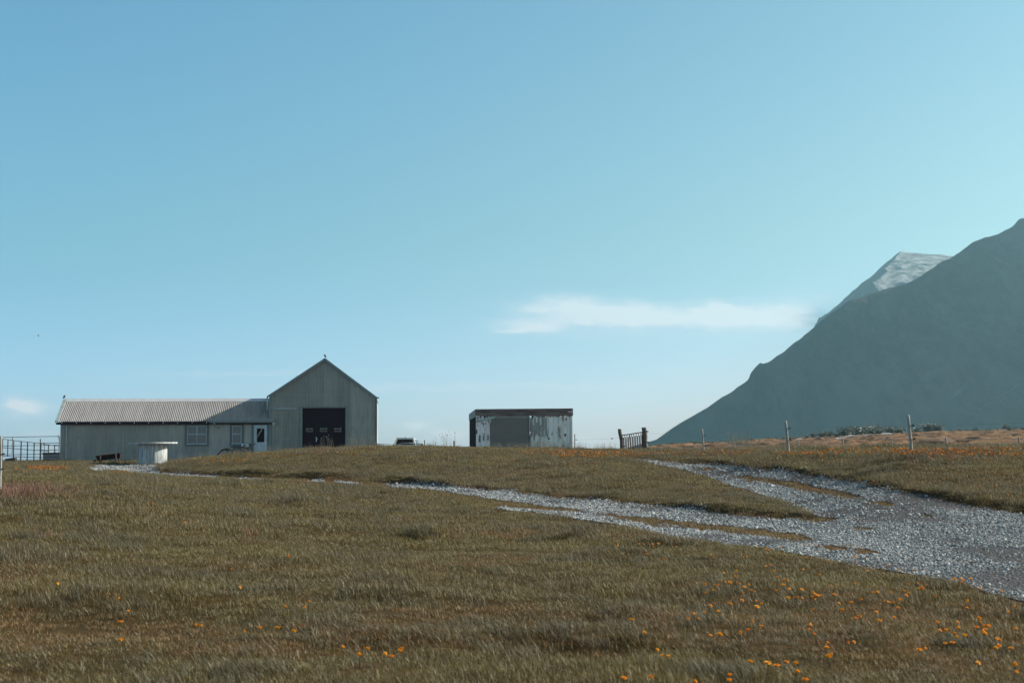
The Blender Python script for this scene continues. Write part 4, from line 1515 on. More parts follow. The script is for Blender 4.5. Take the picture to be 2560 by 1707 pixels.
MB().tube([Mt @ Vector((-.55, -.1, .17)), Mt @ Vector((-.1, -.05, .20)), Mt @ Vector((.05, .1, .17))], .02, 6).build('bar', M['rust_rail'], tg)
for (pa, pb, yv, th_) in (((240, 1149), (228, 1161.5), -.30, .045), ((250, 1140), (252, 1161), -.32, .075), ((289, 1134), (290.5, 1157), -.32, .065), ((297, 1140), (299, 1156), .3, .06)):
    a_ = T.loc(pa[0], pa[1], yv)
    b_ = T.loc(pb[0], pb[1], yv)
    gz = tz(*(T.o + T.ex * b_[0] + T.ey * yv).xy) - T.o.z
    MB().tube([(a_[0], yv, a_[1]), (b_[0], yv, min(b_[1], gz) - .03)], [th_ * 1.15, th_ * .8], 4).build('leg', M['trough'], tg)

# ------------------------------------------------------------------ half buried iron wheel
x, y = W(567, 1145, 86.0).x, 86.0
gz = tz(x, y)
zt = W(567, 1122.5, 86).z
rW = 25.0 / FPX * 86
cw = zt - rW * .92
wh = thing('iron_wheel', 'old dark iron wheel rim half sunk in the grass before the outbuilding', 'wheel', (x, y, gz))
pts = []
for i in range(40):
    t_ = 2 * PI * i / 40
    k_ = 1 + .05 * max(0, math.cos(4 * t_))
    pts.append((rW * .98 * math.sin(t_), 0, cw - gz + rW * .92 * math.cos(t_)))
pts.append(pts[0])
MB().tube(pts, .05, 8, False).build('rim', M['rusty'], wh, smooth=True)
for i in range(4):
    t_ = PI * i / 2
    MB().tube([(0, 0, cw - gz), (rW * .94 * math.sin(t_), 0, cw - gz + rW * .88 * math.cos(t_))], [.055, .045], 8).build('spoke', M['rusty'], wh)
hb = MB().lathe([(.001, -.12), (.09, -.12), (.09, .12), (.001, .12)], 12)
hb.v = [(a_, c_, b_ + cw - gz) for a_, b_, c_ in hb.v]
hb.build('hub', M['rusty'], wh)
MB().box(-.09, .09, -.07, .07, zt - gz - .02, zt - gz + .03).build('cap', M['rusty'], wh)

# ------------------------------------------------------------------ railings left of the outbuilding
RF = Frame(80, 1150, 102.0, THETA)


def rail_thing(name, label, cat, d, rails, posts, rad=.022, prad=.03, mat='rust_rail'):
    o = thing(name, label, cat, RF.o, THETA)
    for pl_ in rails:
        MB().tube([(RF.loc(a_, b_, d)[0], d, RF.loc(a_, b_, d)[1]) for a_, b_ in pl_], rad, 6).build('rail', M[mat], o)
    for (a_, y0, y1, w_) in posts:
        s_, z1_ = RF.loc(a_, y0, d)
        z0_ = RF.loc(a_, y1, d)[1]
        MB().tube([(s_, d, z0_), (s_, d, z1_)], prad * w_, 8).build('post', M[mat], o)
    return o


rail_thing('metal_railing', 'rusty metal pen railing with seven uprights left of the outbuilding', 'railing', -.6,
           [[(-60, 1090), (6, 1097), (53, 1103), (101, 1108), (111, 1108.5)], [(-60, 1112), (6, 1118.5), (69, 1124), (101, 1125.5), (121, 1128)], [(-60, 1135), (6, 1139.5), (69, 1142.5), (101, 1143), (148, 1142.5)]],
           [(-20, 1094, 1156, 1), (6.5, 1097, 1156, 1.25), (20, 1099, 1140, 1.1), (34.5, 1100, 1152, 1.2), (53, 1102.5, 1156, 1.35), (69, 1105, 1156, 1.2), (85.5, 1106.5, 1156, 1.25), (101, 1097, 1156, 1.1)])
rail_thing('pen_gate', 'tall dark pipe gate with three long rails reaching the outbuilding corner', 'gate', .5,
           [[(-60, 1094), (148, 1090.3)], [(-60, 1117), (5, 1114.5), (148, 1112.2)], [(-60, 1139), (5, 1136.6), (148, 1134)]],
           [(31.3, 1092, 1136, .8), (148.5, 1090, 1136, 1.0), (145.5, 1086, 1097, .5)])
rail_thing('pen_rail', 'low rusty pen rail in front of the white tub beside the outbuilding', 'railing', .9,
           [[(103, 1107.5), (148, 1106.8)], [(108, 1109.5), (121, 1111.5), (148, 1115)], [(103, 1125), (148, 1124.6)]],
           [(103, 1107.5, 1150, .8), (111, 1109.5, 1136, .7), (121.5, 1112, 1132, 1.1), (136.5, 1112.5, 1131, 1.1), (139.5, 1121, 1131, .4)])
tu = thing('white_tub', 'white box tub with dark lid edge behind the pen rails', 'tub', RF.o + RF.ey * 1.5, THETA)
s0_, z1_ = RF.loc(107, 1131, 1.5)
s1_, z0_ = RF.loc(150, 1148.5, 1.5)
MB().prism([(s0_ + .06, z0_ - .3), (s1_, z0_ - .3), (s1_, z1_ - .1), (s0_, z1_ - .1)], -.0, .8).build('body', M['tub'], tu)
MB().box(s0_ - .03, s1_ + .02, -.03, .83, z1_ - .098, z1_).build('lid', M['concrete'], tu)
cbk = thing('stone_block', 'dark tilted concrete block lying at the foot of the railing', 'block', RF.o + RF.ey * .2, THETA)
s0_, z1_ = RF.loc(11.5, 1147, .2)
s1_, z2_ = RF.loc(38, 1143, .2)
z0_ = RF.loc(20, 1158, .2)[1]
bevel(MB().prism([(s0_, z0_), (s1_, z0_), (s1_, z2_), (s0_, z1_)], 0, .5).build('block', M['concrete'], cbk), .03)

# ------------------------------------------------------------------ fence posts
GPOST = 'weathered round fence posts with black insulators'


def fence_post(px0, py0, px1, Y, base_drop, r, label, name='fence_post', ins=(), group=GPOST, mat='post_wood', pybase=None):
    top = W(px0, py0, Y)
    bx = W(px1, py0, Y).x
    gz_ = tz(bx, Y)
    o = thing(name, label, 'post', (bx, Y, gz_), 0, group)
    tp_ = Vector((top.x - bx, 0, top.z - gz_))
    n_ = 7
    pts_ = [tp_ * (i / n_) + Vector((random.uniform(-.004, .004), random.uniform(-.004, .004), 0)) for i in range(n_ + 1)]
    pts_[0] = Vector((0, 0, -.25))
    pts_.append(tp_ + Vector((0, 0, r * .25)))
    rr = [r * random.uniform(.93, 1.05) for _ in range(n_ + 1)] + [r * .55]
    MB().tube(pts_, rr, 12).build('pole', M[mat], o, smooth=True)
    for (iy) in ins:
        z_ = W(px0, iy, Y).z - gz_
        c_ = tp_ * (z_ / tp_.z)
        mb_ = MB().tube([c_ + Vector((r * .8, 0, 0)), c_ + Vector((r + (.035 if Y < 35 else .07), -.01, 0))], .010, 6)
        q_ = .5 if Y < 35 else 1
        mb_.tube([c_ + Vector((r + .07 * q_, -.04, 0)), c_ + Vector((r + .07 * q_, .03, 0))], [.032 * q_, .036 * q_], 8)
        mb_.build('insulator', M['black'], o)
    return o, top


ends = []
o, tpp = fence_post(2270.5, 1037.5, 2277.5, 43.2, 0, .042, 'tallest leaning pale fence post, nearest of the right hand row', ins=(1063, 1097))
o, tpp = fence_post(1964, 1052.5, 1970.5, 54.2, 0, .048, 'leaning pale fence post, middle one of the right hand row', ins=(1070, 1099.5))
o, tpp = fence_post(1755.5, 1073, 1758.5, 68.9, 0, .042, 'short straight fence post nearest the bar gate', ins=(1088, 1113))
o, tpp = fence_post(2.0, 1091, 4.0, 30.5, 0, .030, 'white fence post at the left edge beside red sorrel', ins=(1134, 1171))
fence_post(2790, 1020, 2800, 29, 0, .042, 'pale fence post standing beyond the right edge of the photo', ins=(1050, 1090))
SP = 'thin weathered posts behind the hill crest'
for (px, py, Y, r_, lab) in ((1061.2, 1100, 93, .032, 'thick short post at the end of the tube rail by the car'), (1089, 1104, 96, .018, 'thinnest short post standing alone on the crest'),
                             (1135.2, 1102.3, 92, .052, 'short stout post on the crest left of the container'), (1436.7, 1085.5, 92, .032, 'slim dark post just right of the container')):
    fence_post(px, py, px + .3, Y, 0, r_, lab, group=SP, mat='gate_wood', ins=((1099,) if px > 1400 else ()))
FP = 'thin grey posts of the far heath fence'
for (px, py, lab) in ((1900.5, 1097, 'first thin far post left of the leaning middle fence post'), (1836, 1106, 'faint short far post under the tall grass stalks'), (1995.5, 1100.5, 'thin far post just right of the leaning middle fence post'), (2107, 1096, 'thin far post before the willow scrub by the road'),
                      (2228.5, 1094.5, 'thin far post just left of the tallest fence post'), (2364.5, 1093.5, 'thin far post right of the tallest fence post'), (2546.5, 1092.5, 'thin far post near the right edge')):
    a_, b_ = ray(px, py)
    best = None
    for Y in np.linspace(110, 210, 60):
        z_ = ZC + b_ * Y
        e_ = abs((z_ - tz(a_ * Y, Y)) - 1.15)
        if best is None or e_ < best[0]:
            best = (e_, Y)
    fence_post(px, py, px + 1.0, float(best[1]), 0, .075, lab, group=FP)

# ------------------------------------------------------------------ bar gate
YG1, YG0 = 85.0, 88.9
GG = 'stout old timber gateposts of the bar gate'


def gatepost(pxt, pyt, pxb, Y, r, lab, hook):
    top = W(pxt, pyt, Y)
    bx = W(pxb, pyt, Y).x
    gz_ = tz(bx, Y)
    o = thing('gatepost', lab, 'gatepost', (bx, Y, gz_), 0, GG)
    v_ = Vector((top.x - bx, 0, top.z - gz_))
    pts_ = [v_ * q + Vector((.02 * math.sin(q * 9 + pxt), 0, 0)) for q in (0, .15, .3, .45, .6, .75, .88, .985, 1)]
    pts_[0].z = -.3
    MB().tube(pts_, [r * q for q in (1.12, 1.06, 1, .97, 1.02, .98, .99, 1, .86)], 14).build('timber', M['gate_wood'], o, smooth=True)
    h_ = MB()
    for q in hook:
        c_ = v_ * q
        h_.tube([c_ + Vector((-r * .6, -r * .8, 0)), c_ + Vector((r * .9, -r * 1.0, .02))], .02, 6)
        h_.tube([c_ + Vector((r * .95, -.02, 0)), c_ + Vector((r + .08, -.03, 0))], .04, 8)
    h_.build('hinge', M['rusty'], o)
    return o


gatepost(1610.5, 1068, 1614.5, YG1, .142, 'thicker dark gatepost with sunlit right side, right of the bar gate', (.82, .35, .1))
gatepost(1549.2, 1072, 1556, YG0, .115, 'thinner leaning grey gatepost, left of the bar gate', (.55, .2))
ga = W(1552, 1088, YG0)
gb_ = W(1606, 1080, YG1)
gl = tz(ga.x, ga.y)
gate = thing('bar_gate', 'sagging rusty iron gate of thin upright bars between two gateposts', 'gate', (ga.x, ga.y, gl))
dv = gb_ - ga
dv2 = Vector((dv.x, dv.y, 0))
o0 = Vector((0, 0, ga.z - gl))
o1 = Vector((dv.x, dv.y, gb_.z - gl))
MB().tube([o0, o0.lerp(o1, .5) + Vector((0, 0, -.01)), o1], .030, 8).build('top_rail', M['rust_rail'], gate)
b0_ = Vector((.0, 0, .06))
b1_ = Vector((dv.x, dv.y, tz(gb_.x, gb_.y) - gl + .06))
MB().tube([b0_, b1_], .026, 8).build('bottom_rail', M['rust_rail'], gate)
MB().tube([o0, b0_], .055, 8).tube([o1, b1_], .04, 8).tube([o0.lerp(o1, .415), b0_.lerp(b1_, .45)], .028, 8).build('stile', M['rust_rail'], gate)
for i in range(9):
    q = (i + .75) / 9.4
    tq, bq = o0.lerp(o1, q), b0_.lerp(b1_, q)
    dd = dv2.normalized() * .13
    nk = tq.lerp(bq, .16)
    nk2 = tq.lerp(bq, .20)
    up = MB().tube([tq, nk], .018, 6).tube([nk2 - dd, nk, nk2 + dd], .018, 6)
    up.tube([nk2 - dd, bq - dd + dv2.normalized() * .05], .024, 6).tube([nk2 + dd, bq + dd + dv2.normalized() * .05], .024, 6)
    up.build('bar', M['rusty'], gate)

# fence wires
wr = MB()


def wirept(px, py, Y):
    return W(px, py, Y)


for rows in (((2790, 1052, 29), (2275, 1063, 43.2), (1971, 1070, 54.2), (1760, 1088, 68.9), (1618, 1083, 85)), ((2790, 1096, 29), (2279, 1097, 43.2), (1974, 1099.5, 54.2), (1760, 1113, 68.9), (1618, 1117, 85))):
    wr.tube([wirept(*q) for q in rows], .004, 5)
o = wr.build('fence_wire', M['wire'])
tag(o, 'thin double wire running along the right hand fence posts to the gate', 'wire')
for (px, py) in ((1637, 1087.5), (1621, 1087.5)):
    p_ = W(px, py, 84)
wr = MB().tube([W(1552, 1093, 88.9), W(1530, 1096, 89.5), W(1437, 1099.5, 92)], .004, 5)
wr.lathe([(.001, -.05), (.05, -.03), (.055, .03), (.001, .05)], 8, W(1530, 1096, 89.5))
o = wr.build('fence_wire', M['wire'])
tag(o, 'thin single wire between the container corner post and the left gatepost', 'wire')

# ------------------------------------------------------------------ car behind the crest
CY = 104.0
cpos = W(1011, 1150, CY)
cz = W(1011, 1092.5, CY).z - 1.66
car = thing('parked_car', 'silver blue estate car parked behind the grassy crest, roof and rear window showing', 'car', (cpos.x, CY, cz), R(-3))


def loft(rings, close=True):
    mb_ = MB()
    n_ = len(rings[0])
    vs_ = [p for r in rings for p in r]
    fs_ = []
    for i in range(len(rings) - 1):
        for q in range(n_):
            a_, b_ = i * n_ + q, i * n_ + (q + 1) % n_
            fs_.append((a_, b_, b_ + n_, a_ + n_))
    fs_.append(tuple(range(n_ - 1, -1, -1)))
    fs_.append(tuple((len(rings) - 1) * n_ + q for q in range(n_)))
    return mb_.add(vs_, fs_)


def cring(y, hw_, z0_, z1_, k_=.18):
    pts_ = []
    for (sx_, sz_) in ((1, -1), (1, 1), (-1, 1), (-1, -1)):
        for i in range(4):
            a_ = {(1, -1): -90, (1, 1): 0, (-1, 1): 90, (-1, -1): 180}[(sx_, sz_)] + 30 * i
            cx2, cz2 = sx_ * (hw_ - k_), (z1_ - k_ if sz_ > 0 else z0_ + k_)
            pts_.append((cx2 + k_ * math.cos(R(a_)), y, cz2 + k_ * math.sin(R(a_))))
    return pts_


bd = loft([cring(0, .80, .32, .95, .16), cring(.12, .90, .26, 1.02, .18), cring(.9, .92, .24, 1.04, .18), cring(2.4, .92, .24, 1.02, .18), cring(3.4, .91, .24, .98, .2), cring(4.2, .86, .26, .86, .2), cring(4.5, .72, .34, .74, .15)])
body = bd.build('body', M['car'], car, smooth=True)
ghr = lambda y, hb_, ht_, zt_: [(-hb_, y, 1.0), (hb_, y, 1.0), (ht_ + .04, y + 0, zt_ - .14), (ht_ - .06, y, zt_), (-ht_ + .06, y, zt_), (-ht_ - .04, y, zt_ - .14)]
cab = loft([[(-.84, .14, 1.0), (.84, .14, 1.0), (.82, .14, 1.04), (.76, .14, 1.06), (-.76, .14, 1.06), (-.82, .14, 1.04)], ghr(.42, .86, .66, 1.62), ghr(1.2, .87, .68, 1.66), ghr(2.1, .87, .67, 1.62), ghr(2.5, .86, .66, 1.45), ghr(3.2, .84, .7, 1.06)])
bevel(cab.build('cabin', M['car'], car, smooth=True), .06, 3)
gw = MB()
yb0, yb1 = .10, .40
gw.add([(-.62, .150, 1.13), (.62, .150, 1.13), (.63, .170, 1.18), (.56, .318, 1.465), (.50, .335, 1.50), (-.50, .335, 1.50), (-.56, .318, 1.465), (-.63, .170, 1.18)], [(0, 1, 2, 3, 4, 5, 6, 7)])
gw.build('rear_window', M['car_glass'], car)
sw = MB()
for sg in (-1, 1):
    for (y0, y1) in ((.55, 1.25), (1.32, 2.05)):
        pts_ = [(sg * .872, y0, 1.08), (sg * .876, y1, 1.08), (sg * .735, y1 - .04, 1.50), (sg * .73, y0 + .06, 1.50)]
        sw.add(pts_, [(0, 1, 2, 3) if sg > 0 else (3, 2, 1, 0)])
sw.build('side_window', M['car_glass'], car)
MB().add([(-.70, 2.62, 1.40), (.70, 2.62, 1.40), (.74, 3.12, 1.12), (-.74, 3.12, 1.12)], [(0, 1, 2, 3)]).build('windscreen', M['car_glass'], car)
for sg in (-1, 1):
    MB().tube([(sg * .60, .45, 1.62), (sg * .61, .55, 1.70), (sg * .62, 1.9, 1.69), (sg * .61, 2.1, 1.62)], .024, 8).build('roof_rail', M['car'], car, smooth=True)
    mr = MB().lathe([(.001, -.07), (.09, -.05), (.11, .04), (.06, .10), (.001, .11)], 12)
    mr.v = [(sg * 1.04 + x_ * 1.0, 2.2 + y_ * .6, 1.10 + z_ * 1.1) for x_, y_, z_ in mr.v]
    mr.tube([(sg * .88, 2.2, 1.05), (sg * 1.0, 2.2, 1.08)], .03, 8)
    mr.build('wing_mirror', M['black'], car, smooth=True)
    MB().box(sg * .78 - .09, sg * .78 + .09, -.015, .06, .72, 1.0).build('tail_light', M['red_lamp'], car)
fin = MB().add([(-.02, .50, 1.64), (.02, .50, 1.64), (.015, .75, 1.65), (-.015, .75, 1.65), (0, .52, 1.73)], [(0, 1, 4), (1, 2, 4), (2, 3, 4), (3, 0, 4)])
fin.build('antenna', M['black'], car)
for (sx_, yy) in ((-.82, .85), (.82, .85), (-.82, 3.55), (.82, 3.55)):
    wv = MB().lathe([(.20, -.1), (.31, -.1), (.335, -.07), (.335, .07), (.31, .1), (.20, .1)], 20)
    wv.v = [(sx_ + c_, yy + a_, .335 + b_) for a_, b_, c_ in wv.v]
    w_ = wv.build('wheel', M['tyre'], car, smooth=True)
    rv = MB().lathe([(.001, -.08), (.20, -.085), (.20, .085), (.001, .08)], 14)
    rv.v = [(sx_ + c_, yy + a_, .335 + b_) for a_, b_, c_ in rv.v]
    rv.build('rim', M['steel'], w_)


# tube rails either side of the car
def tuberail(lab, Y, lines, name='tube_rail', mat='steel'):
    p_ = W(lines[0][0][0], lines[0][0][1], Y)
    gz_ = tz(p_.x, Y)
    o_ = thing(name, lab, 'rail', (p_.x, Y, gz_))
    for ln in lines:
        MB().tube([W(a_, b_, Y) - Vector((p_.x, Y, gz_)) for a_, b_ in ln], .024, 8).build('tube', M[mat], o_, smooth=True)
    return o_


tuberail('pale bent tube rail crossing in front of the parked car', 98, [[(984, 1124), (990, 1113.5), (997, 1109), (1003, 1107.8), (1038, 1106.8)], [(984, 1124), (984, 1140)], [(1038, 1106.8), (1038, 1140)]], mat='trim')
tuberail('dark tube rail with rounded end right of the parked car', 97, [[(1039, 1109.3), (1054, 1109), (1058, 1110.5), (1059, 1114), (1059, 1140)], [(1042, 1109.3), (1042, 1140)]], mat='trim')
tuberail('double tube rail between the barn and the parked car', 97, [[(942, 1110.3), (974, 1110.3)], [(942, 1114), (974, 1114)], [(974, 1110.3), (974, 1140)]], mat='trim')


# ------------------------------------------------------------------ birds
def bird(name, lab, base, sc_, flip=1, mat='bird_dark'):
    o_ = thing(name, lab, 'bird', base)
    mb_ = MB()
    bp_ = [(-.10, 0, .015), (-.055, 0, .045), (-.02, 0, .085), (.005, 0, .125), (.02, 0, .155), (.032, 0, .180), (.046, 0, .195), (.075, 0, .192)]
    mb_.tube([(flip * a_ * sc_, b_ * sc_, c_ * sc_ + .01) for a_, b_, c_ in bp_], [q * sc_ for q in (.010, .030, .050, .052, .040, .034, .024, .003)], 10)
    for s_ in (-1, 1):
        mb_.tube([(0, s_ * .018 * sc_, .06 * sc_), (0.0, s_ * .018 * sc_, -.002)], .005 * sc_, 5)
    mb_.build('body', M[mat], o_, smooth=True)
    for s_ in (-1, 1):
        w_ = MB().add([(flip * .06 * sc_, s_ * .047 * sc_, .13 * sc_), (flip * -.06 * sc_, s_ * .04 * sc_, .06 * sc_), (flip * -.11 * sc_, s_ * .02 * sc_, .022 * sc_), (flip * .03 * sc_, s_ * .05 * sc_, .085 * sc_)], [(0, 1, 2, 3)])
        w_.build('wing', M[mat], o_)
    return o_


pp = B.o + B.ex * pk + B.ey * -.02 + Vector((0, 0, hp + .10))
bird('bird', 'dark bird perched on the barn gable peak', pp, 1.15, -1)
pp = L.o + L.ex * (sr0 + .02) + L.ey * (dRd - .02) + Vector((0, 0, hRg + .06))
bird('bird', 'dark bird perched on the left ridge end of the outbuilding', pp, 1.15, 1)
fb_ = W(96.5, 840.5, 230)
gull = thing('flying_bird', 'small white seabird flying above the left side', 'bird', fb_, R(35))
rings = []
for (x_, r_) in ((-.24, .004), (-.16, .03), (-.05, .055), (.06, .06), (.14, .045), (.19, .03), (.23, .006)):
    rings.append([(x_, r_ * math.cos(2 * PI * q / 10), -x_ * .35 + r_ * math.sin(2 * PI * q / 10)) for q in range(10)])
loft(rings).build('body', M['bird_white'], gull, smooth=True)
for s_, tipz in ((-1, .02), (1, .36)):
    MB().add([(.08, s_ * .04, .02), (.06, s_ * .24, .10 + tipz * .4), (-.02, s_ * .52, tipz), (-.07, s_ * .26, .09 + tipz * .4), (-.07, s_ * .04, .02),
              (.08, s_ * .04, .0), (.06, s_ * .24, .085 + tipz * .4), (-.07, s_ * .26, .075 + tipz * .4), (-.07, s_ * .04, .0)],
             [(0, 1, 3, 4), (1, 2, 3), (5, 8, 7, 6), (6, 7, 2)]).build('wing', M['bird_grey'], gull)

# ------------------------------------------------------------------ willow scrub below the mountain
m, t, b = newmat('willow_leaf')
oi = t.new('ShaderNodeAttribute', attribute_name='tone').outputs['Fac']
cc = t.mix(oi, (.09, .105, .08), (.25, .28, .24))
t.l.new(cc, b.inputs['Base Color'])
b.inputs['Roughness'].default_value = .5
M['willow'] = m
M['twig'] = simple('twig_bark', (.05, .035, .032), .9)


def shrub_mesh(seed, nst=9, h=3.0, w=2.4, leaves=620):
    r = np.random.default_rng(seed)
    st = MB()
    Vs, Fs, tv = [], [], []
    for i in range(nst):
        bx_ = r.normal(0, w * .10)
        by_ = r.normal(0, w * .10)
        ht = h * r.uniform(.5, 1.05)
        tx, ty = bx_ + r.normal(0, w * .26), by_ + r.normal(0, w * .26)
        mid = (bx_ + (tx - bx_) * .35, by_ + (ty - by_) * .35, ht * .5)
        st.tube([(bx_, by_, -.2), mid, (tx, ty, ht)], [.05, .035, .012], 5)
        for k_ in range(leaves // nst):
            q = r.uniform(.12, 1.0)
            c_ = np.array([bx_ + (tx - bx_) * q ** 1.3, by_ + (ty - by_) * q ** 1.3, ht * q])
            c_ = c_ + r.normal(0, .26 + .22 * (1 - q), 3) * np.array([1, 1, .8])
            u_ = r.normal(0, 1, 3)
            u_[0] -= .5
            u_ /= np.linalg.norm(u_)
            v_ = np.cross(u_, r.normal(0, 1, 3))
            v_ /= np.linalg.norm(v_)
            l_, w_ = r.uniform(.13, .27), r.uniform(.05, .10)
            b0 = len(Vs)
            Vs += [c_ - u_ * l_, c_ - v_ * w_, c_ + u_ * l_, c_ + v_ * w_]
            Fs.append((b0, b0 + 1, b0 + 2, b0 + 3))
            tv += [r.uniform()] * 4
    return st, mesh_np('foliage', np.array(Vs), np.array(Fs), M['willow'], False, {'tone': ('FLOAT', np.array(tv, np.float32))})


WS = [shrub_mesh(300 + i, 11 + i, 3.0, 3.0, 1500) for i in range(3)]
WG = 'grey green willow shrubs in front of the mountain foot'
protos_w = []
SHR = [(2016, 1096, .55, 'low rounded willow shrub at the left end of the scrub row'), (2034, 1096, .62, 'second low willow shrub from the left end of the scrub row'), (2056, 1094, .72, 'low willow shrub over the pale road, left part of the row'), (2075, 1093, .80, 'medium willow shrub left of the far thin post'), (2096, 1092, .85, 'medium willow shrub just left of the highest scrub'),
       (2116, 1090, 1.22, 'tall willow shrub forming the first peak of the scrub row'), (2134, 1090, 1.2, 'tall willow shrub right of the first scrub peak'), (2150, 1090, 1.28, 'slender tall willow shrub between the two scrub peaks'), (2168, 1089, 1.05, 'medium willow shrub left of the second scrub peak'), (2184, 1088, 1.30, 'tallest willow shrub, second peak of the scrub row'),
       (2202, 1087, 1.15, 'broad willow shrub right of the tallest one'), (2226, 1086, 1.0, 'willow shrub behind the thin post left of the tall fence post'), (2252, 1085, 1.05, 'willow shrub just left of the tall fence post'), (2290, 1084, 1.0, 'sparse willow shrub just right of the tall fence post'), (2322, 1083, 1.10, 'bushy willow shrub in the patch right of the tall fence post'),
       (2340, 1083, 1.0, 'last bushy willow shrub before the gap in the scrub'), (2405, 1081, .75, 'lone upright willow shrub right of the gap'), (2418, 1081, .55, 'small willow shrub beside the lone upright one'), (2440, 1080, .5, 'low willow shrub on the heath skyline, second after the gap'), (2465, 1079, .5, 'low willow shrub in the middle of the right skyline'), (2492, 1078, .48, 'small willow shrub right of the middle skyline shrub'),
       (2516, 1076, .75, 'taller willow shrub on the far right skyline'), (2536, 1075, .45, 'lowest willow shrub by the right edge'), (1960, 1104, .4, 'small shrub just left of the leaning middle fence post'), (1992, 1100, .42, 'small shrub between the middle fence post and the scrub row'), (1885, 1106, .38, 'tiny round bush left of the first far post')]
for i, (px, py, s_, lab) in enumerate(SHR):
    a_, b_ = ray(px, py)
    Y = 385 + (i * 37 % 23)
    loc = (a_ * Y, Y, tz(a_ * Y, Y) - .15)
    if i < 3:
        o = thing('willow_shrub', lab, 'shrub', loc, 0, WG)
        WS[i][0].build('stems', M['twig'], o)
        fo = bpy.data.objects.new('foliage', WS[i][1])
        col.objects.link(fo)
        fo.parent = o
        protos_w.append(o)
    else:
        o = copy_tree(protos_w[i % 3])
        o.location = loc
        o['label'] = lab
    o.rotation_euler = (0, 0, i * 1.3)
    o.scale = (s_ * 1.1, s_ * 1.2, s_ * .76)
# low scrub further left that reads as one mass
P6 = []
for i in range(260):
    px = random.uniform(1640, 1990) if i < 170 else random.uniform(2380, 2560)
    a_, b_ = ray(px, 1100)
    y = random.uniform(330, 400)
    P6.append((a_ * y, y, tz(a_ * y, y) - .1))
n = len(P6)
s_ = rng.uniform(.10, .30, n)
o = scatter('scrub', np.array(P6), np.stack([np.zeros(n), np.zeros(n), rng.uniform(0, 6, n)], 1), np.stack([s_ * 1.5, s_ * 1.5, s_], 1), rng.integers(0, 3, n), proto_collection('scrub_kinds', [w_[1] for w_ in WS]))
tag(o, 'low pale scrub fringing the skyline of the heath', 'scrub', kind='stuff')

# far tarmac road glimpsed as a pale line below the scrub
rv, rf_ = [], []
M['far_road'] = simple('pale_far_road', (.42, .44, .45), .7, 0, .2, .2)
for i in range(60):
    px = 1900 + i * 14
    a_, b_ = ray(px, 1090)
    for y in (362 - .0 * i, 369):
        rv.append((a_ * y, y, tz(a_ * y, y) + .12))
for i in range(59):
    rf_.append((2 * i, 2 * i + 2, 2 * i + 3, 2 * i + 1))
o = MB().add(rv, rf_).build('far_road', M['far_road'])
tag(o, kind='structure')

# ------------------------------------------------------------------ mountains
RID = [(1300, 1168), (1500, 1140), (1560, 1122), (1590, 1113), (1622, 1104), (1640, 1099), (1680, 1071), (1780, 1009), (1871, 949), (1877, 931), (1890, 915), (1900, 906), (1908, 910), (1930, 901), (1963, 875), (2030, 823), (2086, 776), (2130, 748), (2172, 735),
       (2230, 717), (2284, 702), (2313, 683), (2355, 656), (2397, 631), (2430, 608), (2463, 594), (2492, 585), (2530, 565), (2547, 549), (2562, 545), (2700, 500), (2900, 470), (3300, 455)]
YM = 3000.0
rx = np.array([W(p, q, YM).x for p, q in RID])
rz = np.array([W(p, q, YM).z for p, q in RID])
nx_, ny_ = 460, 260
xs = np.linspace(rx[0], 1700, nx_)
ys = np.concatenate([np.linspace(1450, YM, 170), np.linspace(YM, 3700, ny_ - 169)[1:]])
XX, YY = np.meshgrid(xs, ys)
rdg = np.interp(xs, rx, rz)[None, :]
dlt = YM - YY
zz = np.where(dlt > 0, rdg - dlt * (.50 + .012 * vnoise(XX * .004, YY * 0, 5)), rdg + dlt * .45)
amp = sstep(0, 220, np.abs(dlt)) * sstep(-10, 90, rdg)
gul = np.abs(fbm(XX * .012 + YY * .002, YY * .0018, 11, 4))
zz = zz + amp * (gul * -20 + fbm(XX * .006, YY * .006, 17, 5) * 26)
zz = zz + sstep(0, 40, np.abs(dlt) + 20) * sstep(20, 120, rdg) * fbm(XX * .045, YY * .03, 23, 3) * 7
zz = np.maximum(zz, -25 + 0 * zz)
zz = np.where(zz < 8, 8 - (8 - zz) * .35, zz)
m, t, b = newmat('mountain_scree')
gp = t.new('ShaderNodeNewGeometry').outputs['Position']
n1 = t.ramp(t.noise(t.mapping(gp, (.016, .004, .006)), 1.0, 9, .72), .36, .64)
cc = t.mix(n1, (.038, .030, .027), (.100, .088, .082))
sx = t.new('ShaderNodeSeparateXYZ')
t.l.new(gp, sx.inputs[0])
wv_ = t.math('SUBTRACT', sx.outputs[2], t.math('MULTIPLY', sx.outputs[0], .55))
cw_ = t.new('ShaderNodeCombineXYZ')
t.l.new(t.math('MULTIPLY', wv_, .040), cw_.inputs[0])
t.l.new(t.math('MULTIPLY', sx.outputs[0], .0045), cw_.inputs[1])
st = t.ramp(t.noise(cw_.outputs[0], 1.0, 6, .7), .56, .70)
lowm = t.math('MULTIPLY', t.math('SUBTRACT', 1.0, t.ramp(sx.outputs[2], 60, 210)), t.ramp(sx.outputs[0], 480, 800))
cc = t.mix(t.math('MULTIPLY', st, t.math('MULTIPLY', lowm, .75)), cc, (.20, .22, .23))
cliff = t.ramp(t.noise(t.mapping(gp, (.035, .01, .010)), 1.0, 7, .7), .45, .62)
cc = t.mix(t.math('MULTIPLY', cliff, t.math('MULTIPLY', t.ramp(sx.outputs[2], 150, 280), .7)), cc, (.022, .026, .026))
cc = t.mix(t.math('MULTIPLY', t.math('SUBTRACT', 1.0, t.ramp(sx.outputs[2], 10, 120)), .5), cc, (.065, .085, .050))
t.l.new(cc, b.inputs['Base Color'])
b.inputs['Roughness'].default_value = 1.0
